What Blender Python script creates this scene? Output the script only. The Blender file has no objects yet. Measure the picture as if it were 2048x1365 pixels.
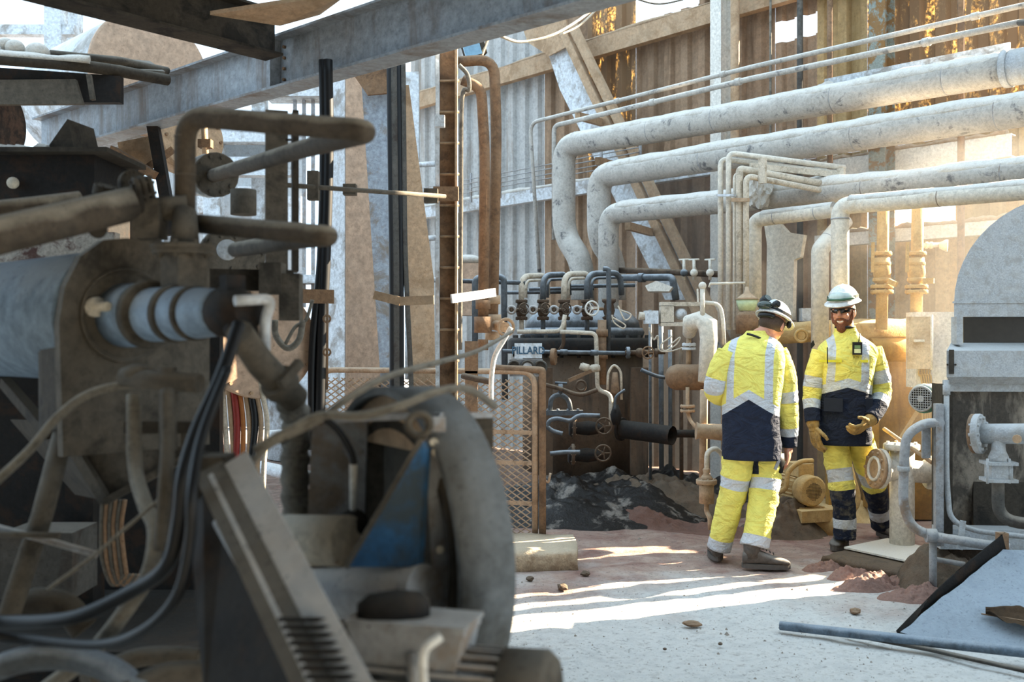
import bpy, bmesh, math, random
from mathutils import Vector, Matrix, Quaternion, noise as mnoise
random.seed(7)
SC = bpy.context.scene
COL = SC.collection
V = Vector
PI = math.pi
# ------------------------------------------------------------------ camera
CAM_H, FPX, CX, CY = 1.5, 1991.0, 1024.0, 682.5
cam = bpy.data.cameras.new('camera'); cam_o = bpy.data.objects.new('camera', cam); COL.objects.link(cam_o)
cam.lens = 35.0; cam.sensor_width = 36.0; cam.sensor_fit = 'HORIZONTAL'
cam_o.location = (0, 0, CAM_H); cam_o.rotation_euler = (PI/2, 0, 0)
cam.clip_end = 300
cam.dof.use_dof = True; cam.dof.focus_distance = 7.0; cam.dof.aperture_fstop = 2.8
SC.camera = cam_o
# ------------------------------------------------------------------ sky, sun, exposure
w = bpy.data.worlds.new('sky'); SC.world = w; w.use_nodes = True
bg = w.node_tree.nodes['Background']; bg.inputs[0].default_value = (0.64, 0.83, 1.0, 1); bg.inputs[1].default_value = 1.4
SUN_AZ = V((0.935, 0.355, 0)).normalized(); SUN_EL = math.radians(27)
sun = bpy.data.lights.new('sun', 'SUN'); sun.energy = 24.0; sun.color = (1.0, 0.83, 0.60); sun.angle = math.radians(0.35)
sun_o = bpy.data.objects.new('sun', sun); COL.objects.link(sun_o)
sd = V((SUN_AZ.x*math.cos(SUN_EL), SUN_AZ.y*math.cos(SUN_EL), math.sin(SUN_EL)))
sun_o.rotation_euler = sd.to_track_quat('Z', 'Y').to_euler(); sun_o.location = (8, 10, 9)
vs = SC.view_settings
vs.view_transform = 'Standard'; vs.look = 'None'; vs.gamma = 1.0; vs.use_curve_mapping = False; vs.exposure = 0.9

# ------------------------------------------------------------------ place helpers
def P(px, py, Y):                       # a point of the place seen at (px, py), Y metres ahead
    return V(((px-CX)/FPX*Y, Y, CAM_H-(py-CY)/FPX*Y))
UU = V((0.670, -0.742, 0)).normalized(); NN = V((0.742, 0.670, 0)).normalized()
UP = V((0, 0, 1))
def W(px, py, n):                       # the same on a plane parallel to the clad wall, n metres out
    dx = (px-CX)/FPX
    return P(px, py, n/(NN.x*dx+NN.y))
def Q(u, n, z): return UU*u+NN*n+UP*z   # building axes
def F(px, py, z=0.0):                   # a point at height z
    Y = (CAM_H-z)*FPX/(py-CY)
    return P(px, py, Y)
def S(px, Y): return px*Y/FPX           # size in metres of px pixels at depth Y

# ------------------------------------------------------------------ mesh builder
def frame(d):
    d = d.normalized()
    a = V((0, 0, 1)) if abs(d.z) < 0.9 else V((1, 0, 0))
    x = a.cross(d).normalized(); y = d.cross(x).normalized()
    return x, y
def fillet(pts, rad, n=6):
    pts = [V(p) for p in pts]
    if len(pts) < 3: return pts
    out = [pts[0]]
    for i in range(1, len(pts)-1):
        a, b, c = pts[i-1], pts[i], pts[i+1]
        d1 = a-b; d2 = c-b
        l = min(rad, d1.length*0.48, d2.length*0.48)
        if d1.normalized().dot(d2.normalized()) < -0.999: out.append(b); continue
        p0 = b+d1.normalized()*l; p1 = b+d2.normalized()*l
        for k in range(n+1):
            t = k/n
            out.append(p0*(1-t)**2+b*2*t*(1-t)+p1*t*t)
    out.append(pts[-1]); return out
def spline(pts, n=6):                   # Catmull-Rom
    pts = [V(p) for p in pts]; q = [pts[0]*2-pts[1]]+pts+[pts[-1]*2-pts[-2]]; out = []
    for i in range(1, len(q)-2):
        for k in range(n):
            t = k/n; p0, p1, p2, p3 = q[i-1:i+3]
            out.append(0.5*((2*p1)+(p2-p0)*t+(2*p0-5*p1+4*p2-p3)*t*t+(3*p1-p0-3*p2+p3)*t**3))
    out.append(pts[-1]); return out

class MB:
    def __init__(s): s.v = []; s.f = []; s.sm = []; s.slot = []; s.cur = 0
    def _add(s, vs, fs, smooth=False):
        b = len(s.v); s.v += [V(x) for x in vs]
        for f in fs: s.f.append([i+b for i in f]); s.sm.append(smooth); s.slot.append(s.cur)
        return s
    def rings(s, rings, cap0=True, cap1=True, smooth=True):
        n = len(rings[0]); vs = [p for r in rings for p in r]; fs = []
        for i in range(len(rings)-1):
            for k in range(n):
                a = i*n+k; b = i*n+(k+1) % n
                fs.append([a, b, b+n, a+n])
        s._add(vs, fs, smooth)
        b = len(s.v)-len(vs)
        if cap0: s.f.append([b+k for k in range(n)][::-1]); s.sm.append(False); s.slot.append(s.cur)
        if cap1: s.f.append([b+(len(rings)-1)*n+k for k in range(n)]); s.sm.append(False); s.slot.append(s.cur)
        return s
    def tube(s, pts, r, seg=10, bend=0, cap=True, sq=None):
        pts = [V(p) for p in pts]
        if bend: pts = fillet(pts, bend)
        n = len(pts); rr = r if isinstance(r, (list, tuple)) else [r]*n
        tang = []
        for i in range(n):
            t = (pts[min(i+1, n-1)]-pts[max(i-1, 0)])
            tang.append(t.normalized() if t.length > 1e-9 else V((0, 0, 1)))
        x, y = frame(tang[0]); rings = []
        for i in range(n):
            if i:
                q = tang[i-1].rotation_difference(tang[i]); x = q @ x; y = q @ y
            sc = 1.0
            if 0 < i < n-1:
                c = (pts[i]-pts[i-1]).normalized().dot((pts[i+1]-pts[i]).normalized()); sc = 1.0/max(0.6, math.sqrt(max(0.0, (1+c)/2)))
                if len(pts) > 12: sc = 1.0
            rings.append([pts[i]+(x*math.cos(2*PI*k/seg)+y*math.sin(2*PI*k/seg))*rr[i]*sc for k in range(seg)])
        return s.rings(rings, cap, cap)
    def cyl(s, a, b, r0, r1=None, seg=16, cap=True):
        a, b = V(a), V(b); r1 = r0 if r1 is None else r1; x, y = frame(b-a)
        return s.rings([[p+(x*math.cos(2*PI*k/seg)+y*math.sin(2*PI*k/seg))*r for k in range(seg)] for p, r in ((a, r0), (b, r1))], cap, cap)
    def lathe(s, o, d, prof, seg=24, cap=True):
        o, d = V(o), V(d).normalized(); x, y = frame(d)
        return s.rings([[o+d*t+(x*math.cos(2*PI*k/seg)+y*math.sin(2*PI*k/seg))*max(r, 1e-4) for k in range(seg)] for t, r in prof], cap, cap)
    def box(s, c, size, ax=None):
        c = V(c); ax = ax or (V((1, 0, 0)), V((0, 1, 0)), V((0, 0, 1))); hx, hy, hz = [a*(q/2) for a, q in zip(ax, size)]
        vs = [c+hx*i+hy*j+hz*k for k in (-1, 1) for j in (-1, 1) for i in (-1, 1)]
        return s._add(vs, [[0, 2, 3, 1], [4, 5, 7, 6], [0, 1, 5, 4], [2, 6, 7, 3], [0, 4, 6, 2], [1, 3, 7, 5]])
    def bar(s, a, b, wd, ht, up=UP):     # a rectangular bar from a to b
        a, b = V(a), V(b); d = (b-a); x = d.normalized(); y = V(up).cross(x)
        if y.length < 1e-4: y = V((1, 0, 0)).cross(x)
        y.normalize(); z = x.cross(y).normalized()
        return s.box((a+b)/2, (d.length, wd, ht), (x, y, z))
    def prism(s, poly, off):
        poly = [V(p) for p in poly]; off = V(off); n = len(poly)
        s._add(poly+[p+off for p in poly], [list(range(n))[::-1], list(range(n, 2*n))]+[[k, (k+1) % n, n+(k+1) % n, n+k] for k in range(n)])
        return s
    def torus(s, c, ax, R, r, seg=24, tseg=8, a0=0, a1=2*PI):
        c = V(c); x, y = frame(V(ax)); n = V(ax).normalized(); full = abs(a1-a0-2*PI) < 1e-6
        m = seg if full else seg+1; rings = []
        for i in range(m):
            a = a0+(a1-a0)*i/seg; d = x*math.cos(a)+y*math.sin(a)
            rings.append([c+d*(R+r*math.cos(2*PI*k/tseg))+n*(r*math.sin(2*PI*k/tseg)) for k in range(tseg)])
        if full: rings.append(rings[0])
        return s.rings(rings, not full, not full)
    def ball(s, c, r, seg=16, rng=10, ax=None):
        c = V(c); r = r if isinstance(r, (list, tuple)) else (r, r, r); ax = ax or (V((1, 0, 0)), V((0, 1, 0)), V((0, 0, 1))); rings = []
        for i in range(rng+1):
            t = PI*i/rng; z = -math.cos(t); q = max(math.sin(t), 1e-4)
            rings.append([c+ax[0]*(r[0]*q*math.cos(2*PI*k/seg))+ax[1]*(r[1]*q*math.sin(2*PI*k/seg))+ax[2]*(r[2]*z) for k in range(seg)])
        return s.rings(rings, True, True)
    def ibeam(s, a, b, wd, ht, tf=0.012, tw=0.009, up=UP):
        a, b = V(a), V(b); x = (b-a).normalized(); y = V(up).cross(x).normalized(); z = x.cross(y)
        pr = [(-wd/2, -ht/2), (wd/2, -ht/2), (wd/2, -ht/2+tf), (tw/2, -ht/2+tf), (tw/2, ht/2-tf), (wd/2, ht/2-tf), (wd/2, ht/2), (-wd/2, ht/2), (-wd/2, ht/2-tf), (-tw/2, ht/2-tf), (-tw/2, -ht/2+tf), (-wd/2, -ht/2+tf)]
        return s.prism([a+y*p+z*q for p, q in pr], b-a)
    def channel(s, a, b, wd, ht, t=0.01, up=UP, flip=1):   # web ht, flanges wd
        a, b = V(a), V(b); x = (b-a).normalized(); y = V(up).cross(x)
        if y.length < 1e-4: y = V((1, 0, 0)).cross(x)
        y.normalize(); y = y*flip; z = x.cross(y)
        pr = [(0, -ht/2), (wd, -ht/2), (wd, -ht/2+t), (t, -ht/2+t), (t, ht/2-t), (wd, ht/2-t), (wd, ht/2), (0, ht/2)]
        return s.prism([a+y*p+z*q for p, q in pr], b-a)
    def sheet(s, fn, nu, nv, smooth=True):
        vs = [fn(i/nu, j/nv) for j in range(nv+1) for i in range(nu+1)]; fs = []
        for j in range(nv):
            for i in range(nu):
                a = j*(nu+1)+i; fs.append([a, a+1, a+nu+2, a+nu+1])
        return s._add(vs, fs, smooth)
    def flange(s, c, d, R, t, bolts=0, br=None, seg=20):
        c = V(c); d = V(d).normalized(); s.lathe(c-d*t/2, d, [(0, R*0.96), (t*.12, R), (t*.88, R), (t, R*.96)], seg)
        x, y = frame(d); br = br or R*0.09
        for k in range(bolts):
            p = c+(x*math.cos(2*PI*k/bolts)+y*math.sin(2*PI*k/bolts))*R*0.8
            s.cyl(p-d*(t*.5+br*1.1), p+d*(t*.5+br*1.1), br, seg=6)
        return s
    def mesh(s, name):
        me = bpy.data.meshes.new(name); me.from_pydata([tuple(v) for v in s.v], [], s.f); me.update()
        me.polygons.foreach_set('use_smooth', s.sm)
        bm = bmesh.new(); bm.from_mesh(me); bmesh.ops.recalc_face_normals(bm, faces=bm.faces); bm.to_mesh(me); bm.free()
        if any(s.slot): me.polygons.foreach_set('material_index', s.slot)
        return me

ORG = {}
def _mk(name, mb, mats, org):
    for v in mb.v: v -= org
    me = mb.mesh(name)
    for m in (mats if isinstance(mats, (list, tuple)) else [mats]): me.materials.append(m)
    return bpy.data.objects.new(name, me)
def tag(o, label, cat, group=None, kind=None):
    if label: o['label'] = label
    if cat: o['category'] = cat
    if group: o['group'] = group
    if kind: o['kind'] = kind
    return o
def thing(name, label, cat, base, group=None):
    o = bpy.data.objects.new(name, None); COL.objects.link(o); o.location = V(base); o.empty_display_size = 0.05
    ORG[o.name] = V(base); return tag(o, label, cat, group)
def part(parent, name, mb, mat, label=None, kind=None):
    org = ORG[parent.name]
    o = _mk(name, mb, mat, org); COL.objects.link(o); o.parent = parent; ORG[o.name] = org
    if label: o['label'] = label
    if kind: o['kind'] = kind
    return o
def solo(name, label, cat, mb, mat, group=None, kind=None):
    lo = V((min(v.x for v in mb.v), min(v.y for v in mb.v), min(v.z for v in mb.v))); hi = V((max(v.x for v in mb.v), max(v.y for v in mb.v), max(v.z for v in mb.v)))
    org = V(((lo.x+hi.x)/2, (lo.y+hi.y)/2, lo.z))
    o = _mk(name, mb, mat, org); COL.objects.link(o); o.location = org; ORG[o.name] = org
    return tag(o, label, cat, group, kind)
def struct(name, mb, mat, label=None, parent=None):
    if parent: return part(parent, name, mb, mat)
    return solo(name, label, None, mb, mat, kind='structure')

# ------------------------------------------------------------------ materials
def lin(h):
    h = h.lstrip('#'); c = [int(h[i:i+2], 16)/255 for i in (0, 2, 4)]
    return tuple((x/12.92 if x <= .04045 else ((x+.055)/1.055)**2.4) for x in c)+(1.0,)
class G:                                   # tiny node-graph helper
    def __init__(s, name):
        s.m = bpy.data.materials.new(name); s.m.use_nodes = True; s.nt = s.m.node_tree; s.n = s.nt.nodes; s.l = s.nt.links
        s.bsdf = s.n['Principled BSDF']; s.out = s.n['Material Output']
        s.tc = s.n.new('ShaderNodeTexCoord')
    def set(s, sock, v):
        if isinstance(v, bpy.types.NodeSocket): s.l.new(v, sock)
        else: sock.default_value = v
    def math(s, op, a, b=0.0, clamp=False):
        n = s.n.new('ShaderNodeMath'); n.operation = op; n.use_clamp = clamp; s.set(n.inputs[0], a); s.set(n.inputs[1], b); return n.outputs[0]
    def noise(s, scale, detail=4, rough=.6, vec=None, dist=0.0):
        n = s.n.new('ShaderNodeTexNoise'); n.inputs['Scale'].default_value = scale; n.inputs['Detail'].default_value = detail; n.inputs['Roughness'].default_value = rough; n.inputs['Distortion'].default_value = dist
        s.l.new(vec or s.tc.outputs['Object'], n.inputs['Vector']); return n.outputs['Fac']
    def scaled(s, v):
        n = s.n.new('ShaderNodeMapping'); n.inputs['Scale'].default_value = v; s.l.new(s.tc.outputs['Object'], n.inputs['Vector']); return n.outputs['Vector']
    def rng(s, v, a, b, c=0.0, d=1.0):
        n = s.n.new('ShaderNodeMapRange'); n.clamp = True; s.set(n.inputs[0], v)
        for k, x in zip((1, 2, 3, 4), (a, b, c, d)): s.set(n.inputs[k], x)
        return n.outputs[0]
    def mix(s, f, a, b):
        n = s.n.new('ShaderNodeMix'); n.data_type = 'RGBA'; s.set(n.inputs[0], f); s.set(n.inputs[6], a); s.set(n.inputs[7], b); return n.outputs[2]
    def attr(s, name):
        n = s.n.new('ShaderNodeAttribute'); n.attribute_name = name; return n.outputs['Fac']
    def bump(s, h, strength=.3, dist=.02):
        n = s.n.new('ShaderNodeBump'); n.inputs['Strength'].default_value = strength; n.inputs['Distance'].default_value = dist; s.l.new(h, n.inputs['Height']); s.l.new(n.outputs[0], s.bsdf.inputs['Normal'])
    def nz(s):
        g = s.n.new('ShaderNodeNewGeometry'); x = s.n.new('ShaderNodeSeparateXYZ'); s.l.new(g.outputs['Normal'], x.inputs[0]); return x.outputs[2]
MATS = {}
def dusty(name, base, stain=None, dust='#cfcac2', top=0.8, all_=0.15, rough=.85, metal=0.0, scale=6.0, streak=False, bump=.35, stain_lo=.5, stain_hi=.62):
    """paint or metal, stained by wear, with dust settled on whatever faces up"""
    if name in MATS: return MATS[name]
    g = G(name); c = lin(base)
    n1 = g.noise(scale, 6, .65); n2 = g.noise(scale*6, 4, .7)
    col = g.mix(g.rng(n2, .3, .7), tuple(x*.6 for x in c[:3])+(1,), tuple(min(1, x*1.25) for x in c[:3])+(1,))
    if stain:
        sv = g.noise(scale*.9, 5, .7, g.scaled((1, 1, .15)) if streak else None, .4)
        col = g.mix(g.rng(sv, stain_lo, stain_hi), col, lin(stain))
    f = g.rng(g.math('ADD', g.nz(), g.rng(n1, .25, .75, -.35, .35)), .1, .75, 0, top)
    f2 = g.math('MAXIMUM', f, g.rng(n1, .45, .75, all_*.5, all_*1.6))
    dc = lin(dust)
    col = g.mix(f2, col, g.mix(g.rng(n2, .3, .75), dc, tuple(x*.78 for x in dc[:3])+(1,)))
    n3 = g.noise(scale*14, 3, .7); col = g.mix(g.math('MULTIPLY', g.rng(n3, .58, .70), .55), col, tuple(x*.45 for x in c[:3])+(1,))
    g.set(g.bsdf.inputs['Base Color'], col)
    g.set(g.bsdf.inputs['Roughness'], g.rng(f2, 0, .7, rough, .95))
    g.bsdf.inputs['Metallic'].default_value = metal
    g.bsdf.inputs['Specular IOR Level'].default_value = .25
    if bump: g.bump(g.math('ADD', n1, g.math('MULTIPLY', n2, .5)), bump, .015)
    MATS[name] = g.m; return g.m
def plain(name, base, rough=.6, metal=0.0, spec=.4, var=.15, scale=30):
    if name in MATS: return MATS[name]
    g = G(name); c = lin(base); n = g.noise(scale, 4, .6)
    g.set(g.bsdf.inputs['Base Color'], g.mix(g.rng(n, .3, .7), tuple(x*(1-var) for x in c[:3])+(1,), tuple(min(1, x*(1+var)) for x in c[:3])+(1,)))
    g.bsdf.inputs['Roughness'].default_value = rough; g.bsdf.inputs['Metallic'].default_value = metal; g.bsdf.inputs['Specular IOR Level'].default_value = spec
    MATS[name] = g.m; return g.m

M_steel = dusty('steel_grey_painted', '#8f9296', '#6e5a48', scale=5, all_=.25)
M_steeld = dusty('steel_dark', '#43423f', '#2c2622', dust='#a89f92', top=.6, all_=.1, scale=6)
M_beam = dusty('beam_grey_paint', '#868d94', '#5b4a3c', dust='#bdbbb7', scale=4, streak=True, all_=.12, rough=.5, stain_lo=.5, stain_hi=.68)
M_insul = dusty('pipe_insulation_jacket', '#aaa59d', '#34363e', dust='#dedad2', top=1.0, all_=.3, scale=7, stain_lo=.575, stain_hi=.65, bump=.5)
M_insulw = dusty('pipe_white_jacket', '#d2cabb', '#b39a78', dust='#e6e0d4', top=.8, all_=.3, scale=5, stain_lo=.58, stain_hi=.75)
M_brown = dusty('rusty_brown_steel', '#7a5c42', '#4b3626', dust='#b39c84', top=.5, all_=.2, scale=7)
M_tan = dusty('tan_dusty_steel', '#a88a6c', '#86694c', dust='#c9b59b', top=.7, all_=.3, scale=5)
M_column = dusty('tan_painted_concrete', '#b79a82', '#8d7258', dust='#cdb9a6', top=.5, all_=.25, scale=3, streak=True, stain_lo=.6, stain_hi=.75)
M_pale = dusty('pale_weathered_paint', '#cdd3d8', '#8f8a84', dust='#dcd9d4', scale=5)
M_ochre = dusty('ochre_dust_coat', '#b8935a', '#8c6a38', dust='#d9c090', top=.9, all_=.5, scale=6, bump=.6)
M_ochred = dusty('ochre_painted_steel', '#a67c36', '#7e5a26', dust='#c4a368', top=.7, all_=.25, scale=4, streak=True)
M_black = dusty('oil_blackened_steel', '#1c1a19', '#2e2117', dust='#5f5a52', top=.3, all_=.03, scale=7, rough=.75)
M_bluepipe = dusty('dark_blue_grey_pipe', '#41464a', '#2a2623', dust='#b7bec4', top=.75, all_=.12, scale=9, rough=.5)
M_dkbrown = dusty('dark_brown_valve', '#4a382b', '#20170f', dust='#a3917c', top=.55, all_=.15, scale=12)
M_tank = dusty('burner_tank_brown', '#5e4836', '#2b221b', dust='#8f8272', top=.5, all_=.2, scale=3, streak=True)
M_hood = dusty('machine_grey_hood', '#a4a8ab', '#8f8f8c', dust='#cbcbc8', top=.6, all_=.3, scale=16, bump=.45)
M_hoodside = dusty('machine_sheet_stained', '#4b453e', '#8d8376', dust='#9a958d', top=.6, all_=.08, scale=5, streak=True, stain_lo=.48, stain_hi=.6)
M_drum = dusty('drum_grey_paint', '#8298ae', '#2f3b48', dust='#a9b6c2', scale=3, all_=.1, rough=.5, stain_lo=.6, stain_hi=.8)
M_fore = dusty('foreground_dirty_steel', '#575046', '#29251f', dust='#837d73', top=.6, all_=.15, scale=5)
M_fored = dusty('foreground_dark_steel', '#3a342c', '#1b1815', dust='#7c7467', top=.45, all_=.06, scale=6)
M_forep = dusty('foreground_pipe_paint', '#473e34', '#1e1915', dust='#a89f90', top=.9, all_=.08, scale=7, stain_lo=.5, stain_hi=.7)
M_blue = dusty('blue_painted_gusset', '#2f5f8a', '#38444d', dust='#6d7d88', top=.5, all_=.12, scale=5)
M_cream = dusty('cream_painted_casting', '#cfc6b4', '#6b4c2c', dust='#d8d0c0', top=.7, all_=.2, scale=7, stain_lo=.56, stain_hi=.66)
M_white = dusty('white_painted_steel', '#d9d6ce', '#a89a86', dust='#e4ded2', top=.7, all_=.3, scale=6, stain_lo=.6, stain_hi=.75)
M_green = dusty('green_motor_paint', '#2f7f6c', '#54645c', dust='#c4c6c0', top=.95, all_=.1, scale=5)
M_rubber = plain('black_rubber_cable', '#141517', .5, spec=.3)
M_cable = dusty('grey_cable', '#6a655c', '#3c3832', dust='#a9a294', top=.7, all_=.2, scale=14)
M_ltcable = dusty('pale_cable', '#c9bca8', '#8d7f6b', dust='#ddd3c3', top=.6, all_=.3, scale=12)
M_mesh = dusty('mesh_tan', '#a58364', '#75583e', dust='#cbb69e', top=.8, all_=.3, scale=12)
M_amber = plain('amber_cable', '#a4632c', .6)
M_red = plain('red_cable', '#8a2820', .6)
# ================================================================== THE SETTING
# ---- floor
def floor_mat():
    g = G('dust_covered_floor'); pos = g.tc.outputs['Object']
    sp = g.n.new('ShaderNodeSeparateXYZ'); g.l.new(pos, sp.inputs[0])
    n1 = g.noise(1.3, 6, .6); n2 = g.noise(9, 6, .7); n3 = g.noise(45, 4, .7); n4 = g.noise(3.2, 6, .65, None, .6)
    grey = g.mix(g.rng(n2, .3, .7), lin('#b9b8b4'), lin('#d6d4ce'))
    red = g.mix(g.rng(n4, .35, .65), lin('#8a6a60'), lin('#b59f90'))
    zone = g.rng(g.math('ADD', g.math('ADD', sp.outputs[1], g.math('MULTIPLY', sp.outputs[0], -.12)), g.rng(n1, .2, .8, -1.3, 1.3)), 5.2, 6.7)
    col = g.mix(zone, grey, red)
    dark = g.rng(g.math('ADD', sp.outputs[1], g.rng(n4, .2, .8, -1.2, 1.2)), 8.2, 9.4)
    col = g.mix(g.math('MULTIPLY', dark, g.rng(n2, .3, .6, .4, .9)), col, lin('#5b4a3f'))
    col = g.mix(g.math('MULTIPLY', g.rng(n3, .56, .68), .6), col, lin('#57524d'))
    col = g.mix(g.math('MULTIPLY', g.rng(n2, .55, .72), .6), col, lin('#6d6660'))
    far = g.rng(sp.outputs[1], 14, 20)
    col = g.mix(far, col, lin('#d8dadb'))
    g.set(g.bsdf.inputs['Base Color'], col); g.bsdf.inputs['Roughness'].default_value = .95; g.bsdf.inputs['Specular IOR Level'].default_value = .15
    g.bump(g.math('ADD', n2, g.math('MULTIPLY', n3, .4)), .7, .03)
    return g.m
def ground_h(x, y):
    h = 0.012*mnoise.noise(V((x*2.3, y*2.3, 0)))+0.006*mnoise.noise(V((x*7, y*7, 3)))
    if 5.0 < y < 10.5 and -.5 < x < 4.5: h += .012*mnoise.noise(V((x*5.2, y*9, 9)))
    return h-0.012
m = MB()
xs = [-16, -11, -8, -6]+[-4.5+.07*i for i in range(150)]+[6.1, 7, 9, 13, 20]; ys = [-4, -2, 0, 1.5, 2.5]+[3+.07*i for i in range(110)]+[10.9, 11.5, 12.5, 14, 17, 22, 30, 45]
nx, ny = len(xs)-1, len(ys)-1
m.sheet(lambda a, b: V((xs[round(a*nx)], ys[round(b*ny)], ground_h(xs[round(a*nx)], ys[round(b*ny)]))), nx, ny)
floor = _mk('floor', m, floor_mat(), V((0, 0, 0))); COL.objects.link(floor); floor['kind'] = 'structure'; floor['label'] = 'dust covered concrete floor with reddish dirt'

# ---- clad wall on the right
WALL_N = 9.2
def clad(name, base, stain, dust, streak=True, all_=.35):
    return dusty(name, base, stain, dust=dust, top=.9, all_=all_, scale=3.2, streak=streak, stain_lo=.5, stain_hi=.68)
M_cladg = clad('cladding_grey', '#aaa9a6', '#80705f', '#c9c6c1')
M_cladt = clad('cladding_tan', '#94785f', '#5d4632', '#b19a83', all_=.3)
M_cladw = clad('cladding_ochre', '#ab8d62', '#7d6238', '#c9b085', all_=.3)
def amber_mat():
    g = G('amber_translucent_sheet'); n = g.noise(7, 6, .75, g.scaled((1, 1, .25))); n2 = g.noise(30, 4, .7)
    f = g.math('MULTIPLY', g.rng(n, .5, .62), g.rng(n2, .42, .6))
    g.set(g.bsdf.inputs['Base Color'], g.mix(f, lin('#7d6144'), lin('#cdb07c'))); g.bsdf.inputs['Roughness'].default_value = .8
    t = g.n.new('ShaderNodeBsdfTranslucent'); t.inputs[0].default_value = lin('#f0d29a')
    mx = g.n.new('ShaderNodeMixShader'); g.l.new(g.math('MULTIPLY', f, .75), mx.inputs[0]); g.l.new(g.bsdf.outputs[0], mx.inputs[1]); g.l.new(t.outputs[0], mx.inputs[2]); g.l.new(mx.outputs[0], g.out.inputs[0])
    return g.m
M_amberw = amber_mat()
wall = thing('wall_right', 'corrugated metal clad wall behind the pipes', None, Q(-6, WALL_N, 0)); wall['kind'] = 'structure'; del wall['label']
wall['label'] = 'corrugated metal cladding wall behind the pipes'
def corr_sheet(u0, u1, z0, z1, mat, dn=0.0):
    mb = MB(); pitch = .25; prof = [(0, 0), (.30, 0), (.42, .05), (.80, .05), (.92, 0)]; us = []
    k = math.floor(u0/pitch)
    while k*pitch < u1:
        for a, b in prof:
            u = (k+a)*pitch
            if u0-1e-6 <= u <= u1+1e-6: us.append((u, b))
        k += 1
    if not us or us[0][0] > u0+.002: us.insert(0, (u0, us[0][1] if us else 0))
    if us[-1][0] < u1-.002: us.append((u1, us[-1][1]))
    vs = []; fs = []
    for u, b in us:
        for back in (0, .004):
            vs += [Q(u, WALL_N+b+dn+back, z0), Q(u, WALL_N+b+dn+back, z1)]
    for i in range(len(us)-1):
        a = i*4; fs += [[a, a+4, a+5, a+1], [a+2, a+3, a+7, a+6], [a+1, a+5, a+7, a+3], [a, a+2, a+6, a+4]]
    n = (len(us)-1)*4; fs += [[0, 1, 3, 2], [n, n+2, n+3, n+1]]
    mb._add(vs, fs); return part(wall, 'cladding_sheet', mb, mat)
UB = [-12.6, -11.5, -10.5, -9.6, -8.75, -7.95, -7.0, -6.0, -5.5, -4.95, -4.1, -3.42, -1.5, -.8, 0, 1.3, 2.6, 4.2]
RB = [0, 2.62, 2.96, 4.68, 4.9, 5.36, 6.4, 9.6]
SLIT = (-3.42, -2.2, 2.3, 6.4)
for i in range(len(UB)-1):
    u0, u1 = UB[i], UB[i+1]; z = 0
    gaps = []
    if u0 in (-7.95,): gaps.append((5.36, 6.4))
    if u0 == -6.0: gaps.append((4.68, 4.9))
    if u0 == -4.95: gaps.append((2.62, 2.96))
    if u0 == -3.42: gaps.append((1.9, 6.4))
    segs = []; z = 0
    for a, b in gaps: segs.append((z, a)); z = b
    segs.append((z, 9.6))
    out = []
    for a, b in segs:                      # split tall runs into sheets
        cuts = [a]+[c for c in (3.4, 5.2) if a+.4 < c < b-.4]+[b]; out += list(zip(cuts[:-1], cuts[1:]))
    for a, b in out:
        mat = M_cladg if u1 <= -9.5 else (M_cladt if u1 <= -5.4 else M_cladw)
        if u0 == -8.75 and b > 3.5: mat = M_amberw
        if u0 in (-4.95, -4.1) and a >= 3.3: mat = M_amberw
        if a < 1 and -9 < u0 < -5.5: mat = M_cladt
        corr_sheet(u0, u1, a, b-.002, mat, (i % 2)*.006)
for u_, w__ in ((-1.97, .09), (-2.22, .13)):      # unseen posts added in the opening to break the sun into stripes
    part(wall, 'stripe_post', MB().box(Q(u_, WALL_N-.08, 4.15), (w__, .08, 4.6), (UU, NN, UP)), M_cladt)
# girts with crusted dust
def dust_crust(parent, a, b, wd, ht, name='dust_crust', mat=None, n=60):
    a, b = V(a), V(b); x = (b-a).normalized(); y = UP.cross(x).normalized(); mb = MB()
    rings = []
    for i in range(n+1):
        p = a+(b-a)*(i/n); k = .65+.6*mnoise.noise(V((i*.23, a.z*3, b.x)))+.25*mnoise.noise(V((i*.9, a.z, 2)))
        h = ht*max(.15, k); e = .85+.25*mnoise.noise(V((i*.4, 7, a.z)))
        rings.append([p-y*wd/2*e, p-y*wd*.28*e+UP*h*.8, p+UP*h, p+y*wd*.28*e+UP*h*.75, p+y*wd/2*e, p-UP*.004])
    mb.rings(rings); return part(parent, name, mb, mat or M_dustpile)
M_dustpile = dusty('settled_dust', '#c9c4ba', '#a79f92', dust='#dedad2', top=1.0, all_=.6, scale=14, bump=.9)
M_dusttan = dusty('settled_dust_tan', '#a48a6e', '#7f6548', dust='#bda68c', top=.9, all_=.4, scale=14, bump=.9)
def girt(u0, u1, z, n, ht, mat, crust, name, lab):
    t = thing(name, lab, 'girt', Q((u0+u1)/2, n, z-ht/2)); t['kind'] = 'structure'
    mb = MB(); mb.channel(Q(u0, n, z), Q(u1, n, z), .1, ht, .012, flip=1); part(t, 'channel_section', mb, mat)
    dust_crust(t, Q(u0+.05, n+.05, z+ht/2), Q(u1-.05, n+.05, z+ht/2), .12, .06, mat=crust)
    return t
girt(-12.4, -3.5, 5.12, 8.98, .22, M_tan, M_dusttan, 'trim_1', 'long upper girt crusted with tan dust')
girt(-12.4, -5.5, 3.42, 8.98, .16, M_pale, M_dustpile, 'trim_2', 'lower girt with a thick bank of white dust')
girt(-5.4, -3.5, 3.2, 8.98, .2, M_white, M_dusttan, 'trim_3', 'white girt with rusty stains behind the right pipes')
girt(-5.4, -3.5, 2.5, 8.98, .12, M_white, M_dusttan, 'trim_4', 'pale girt under the bright gap in the cladding')
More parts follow.
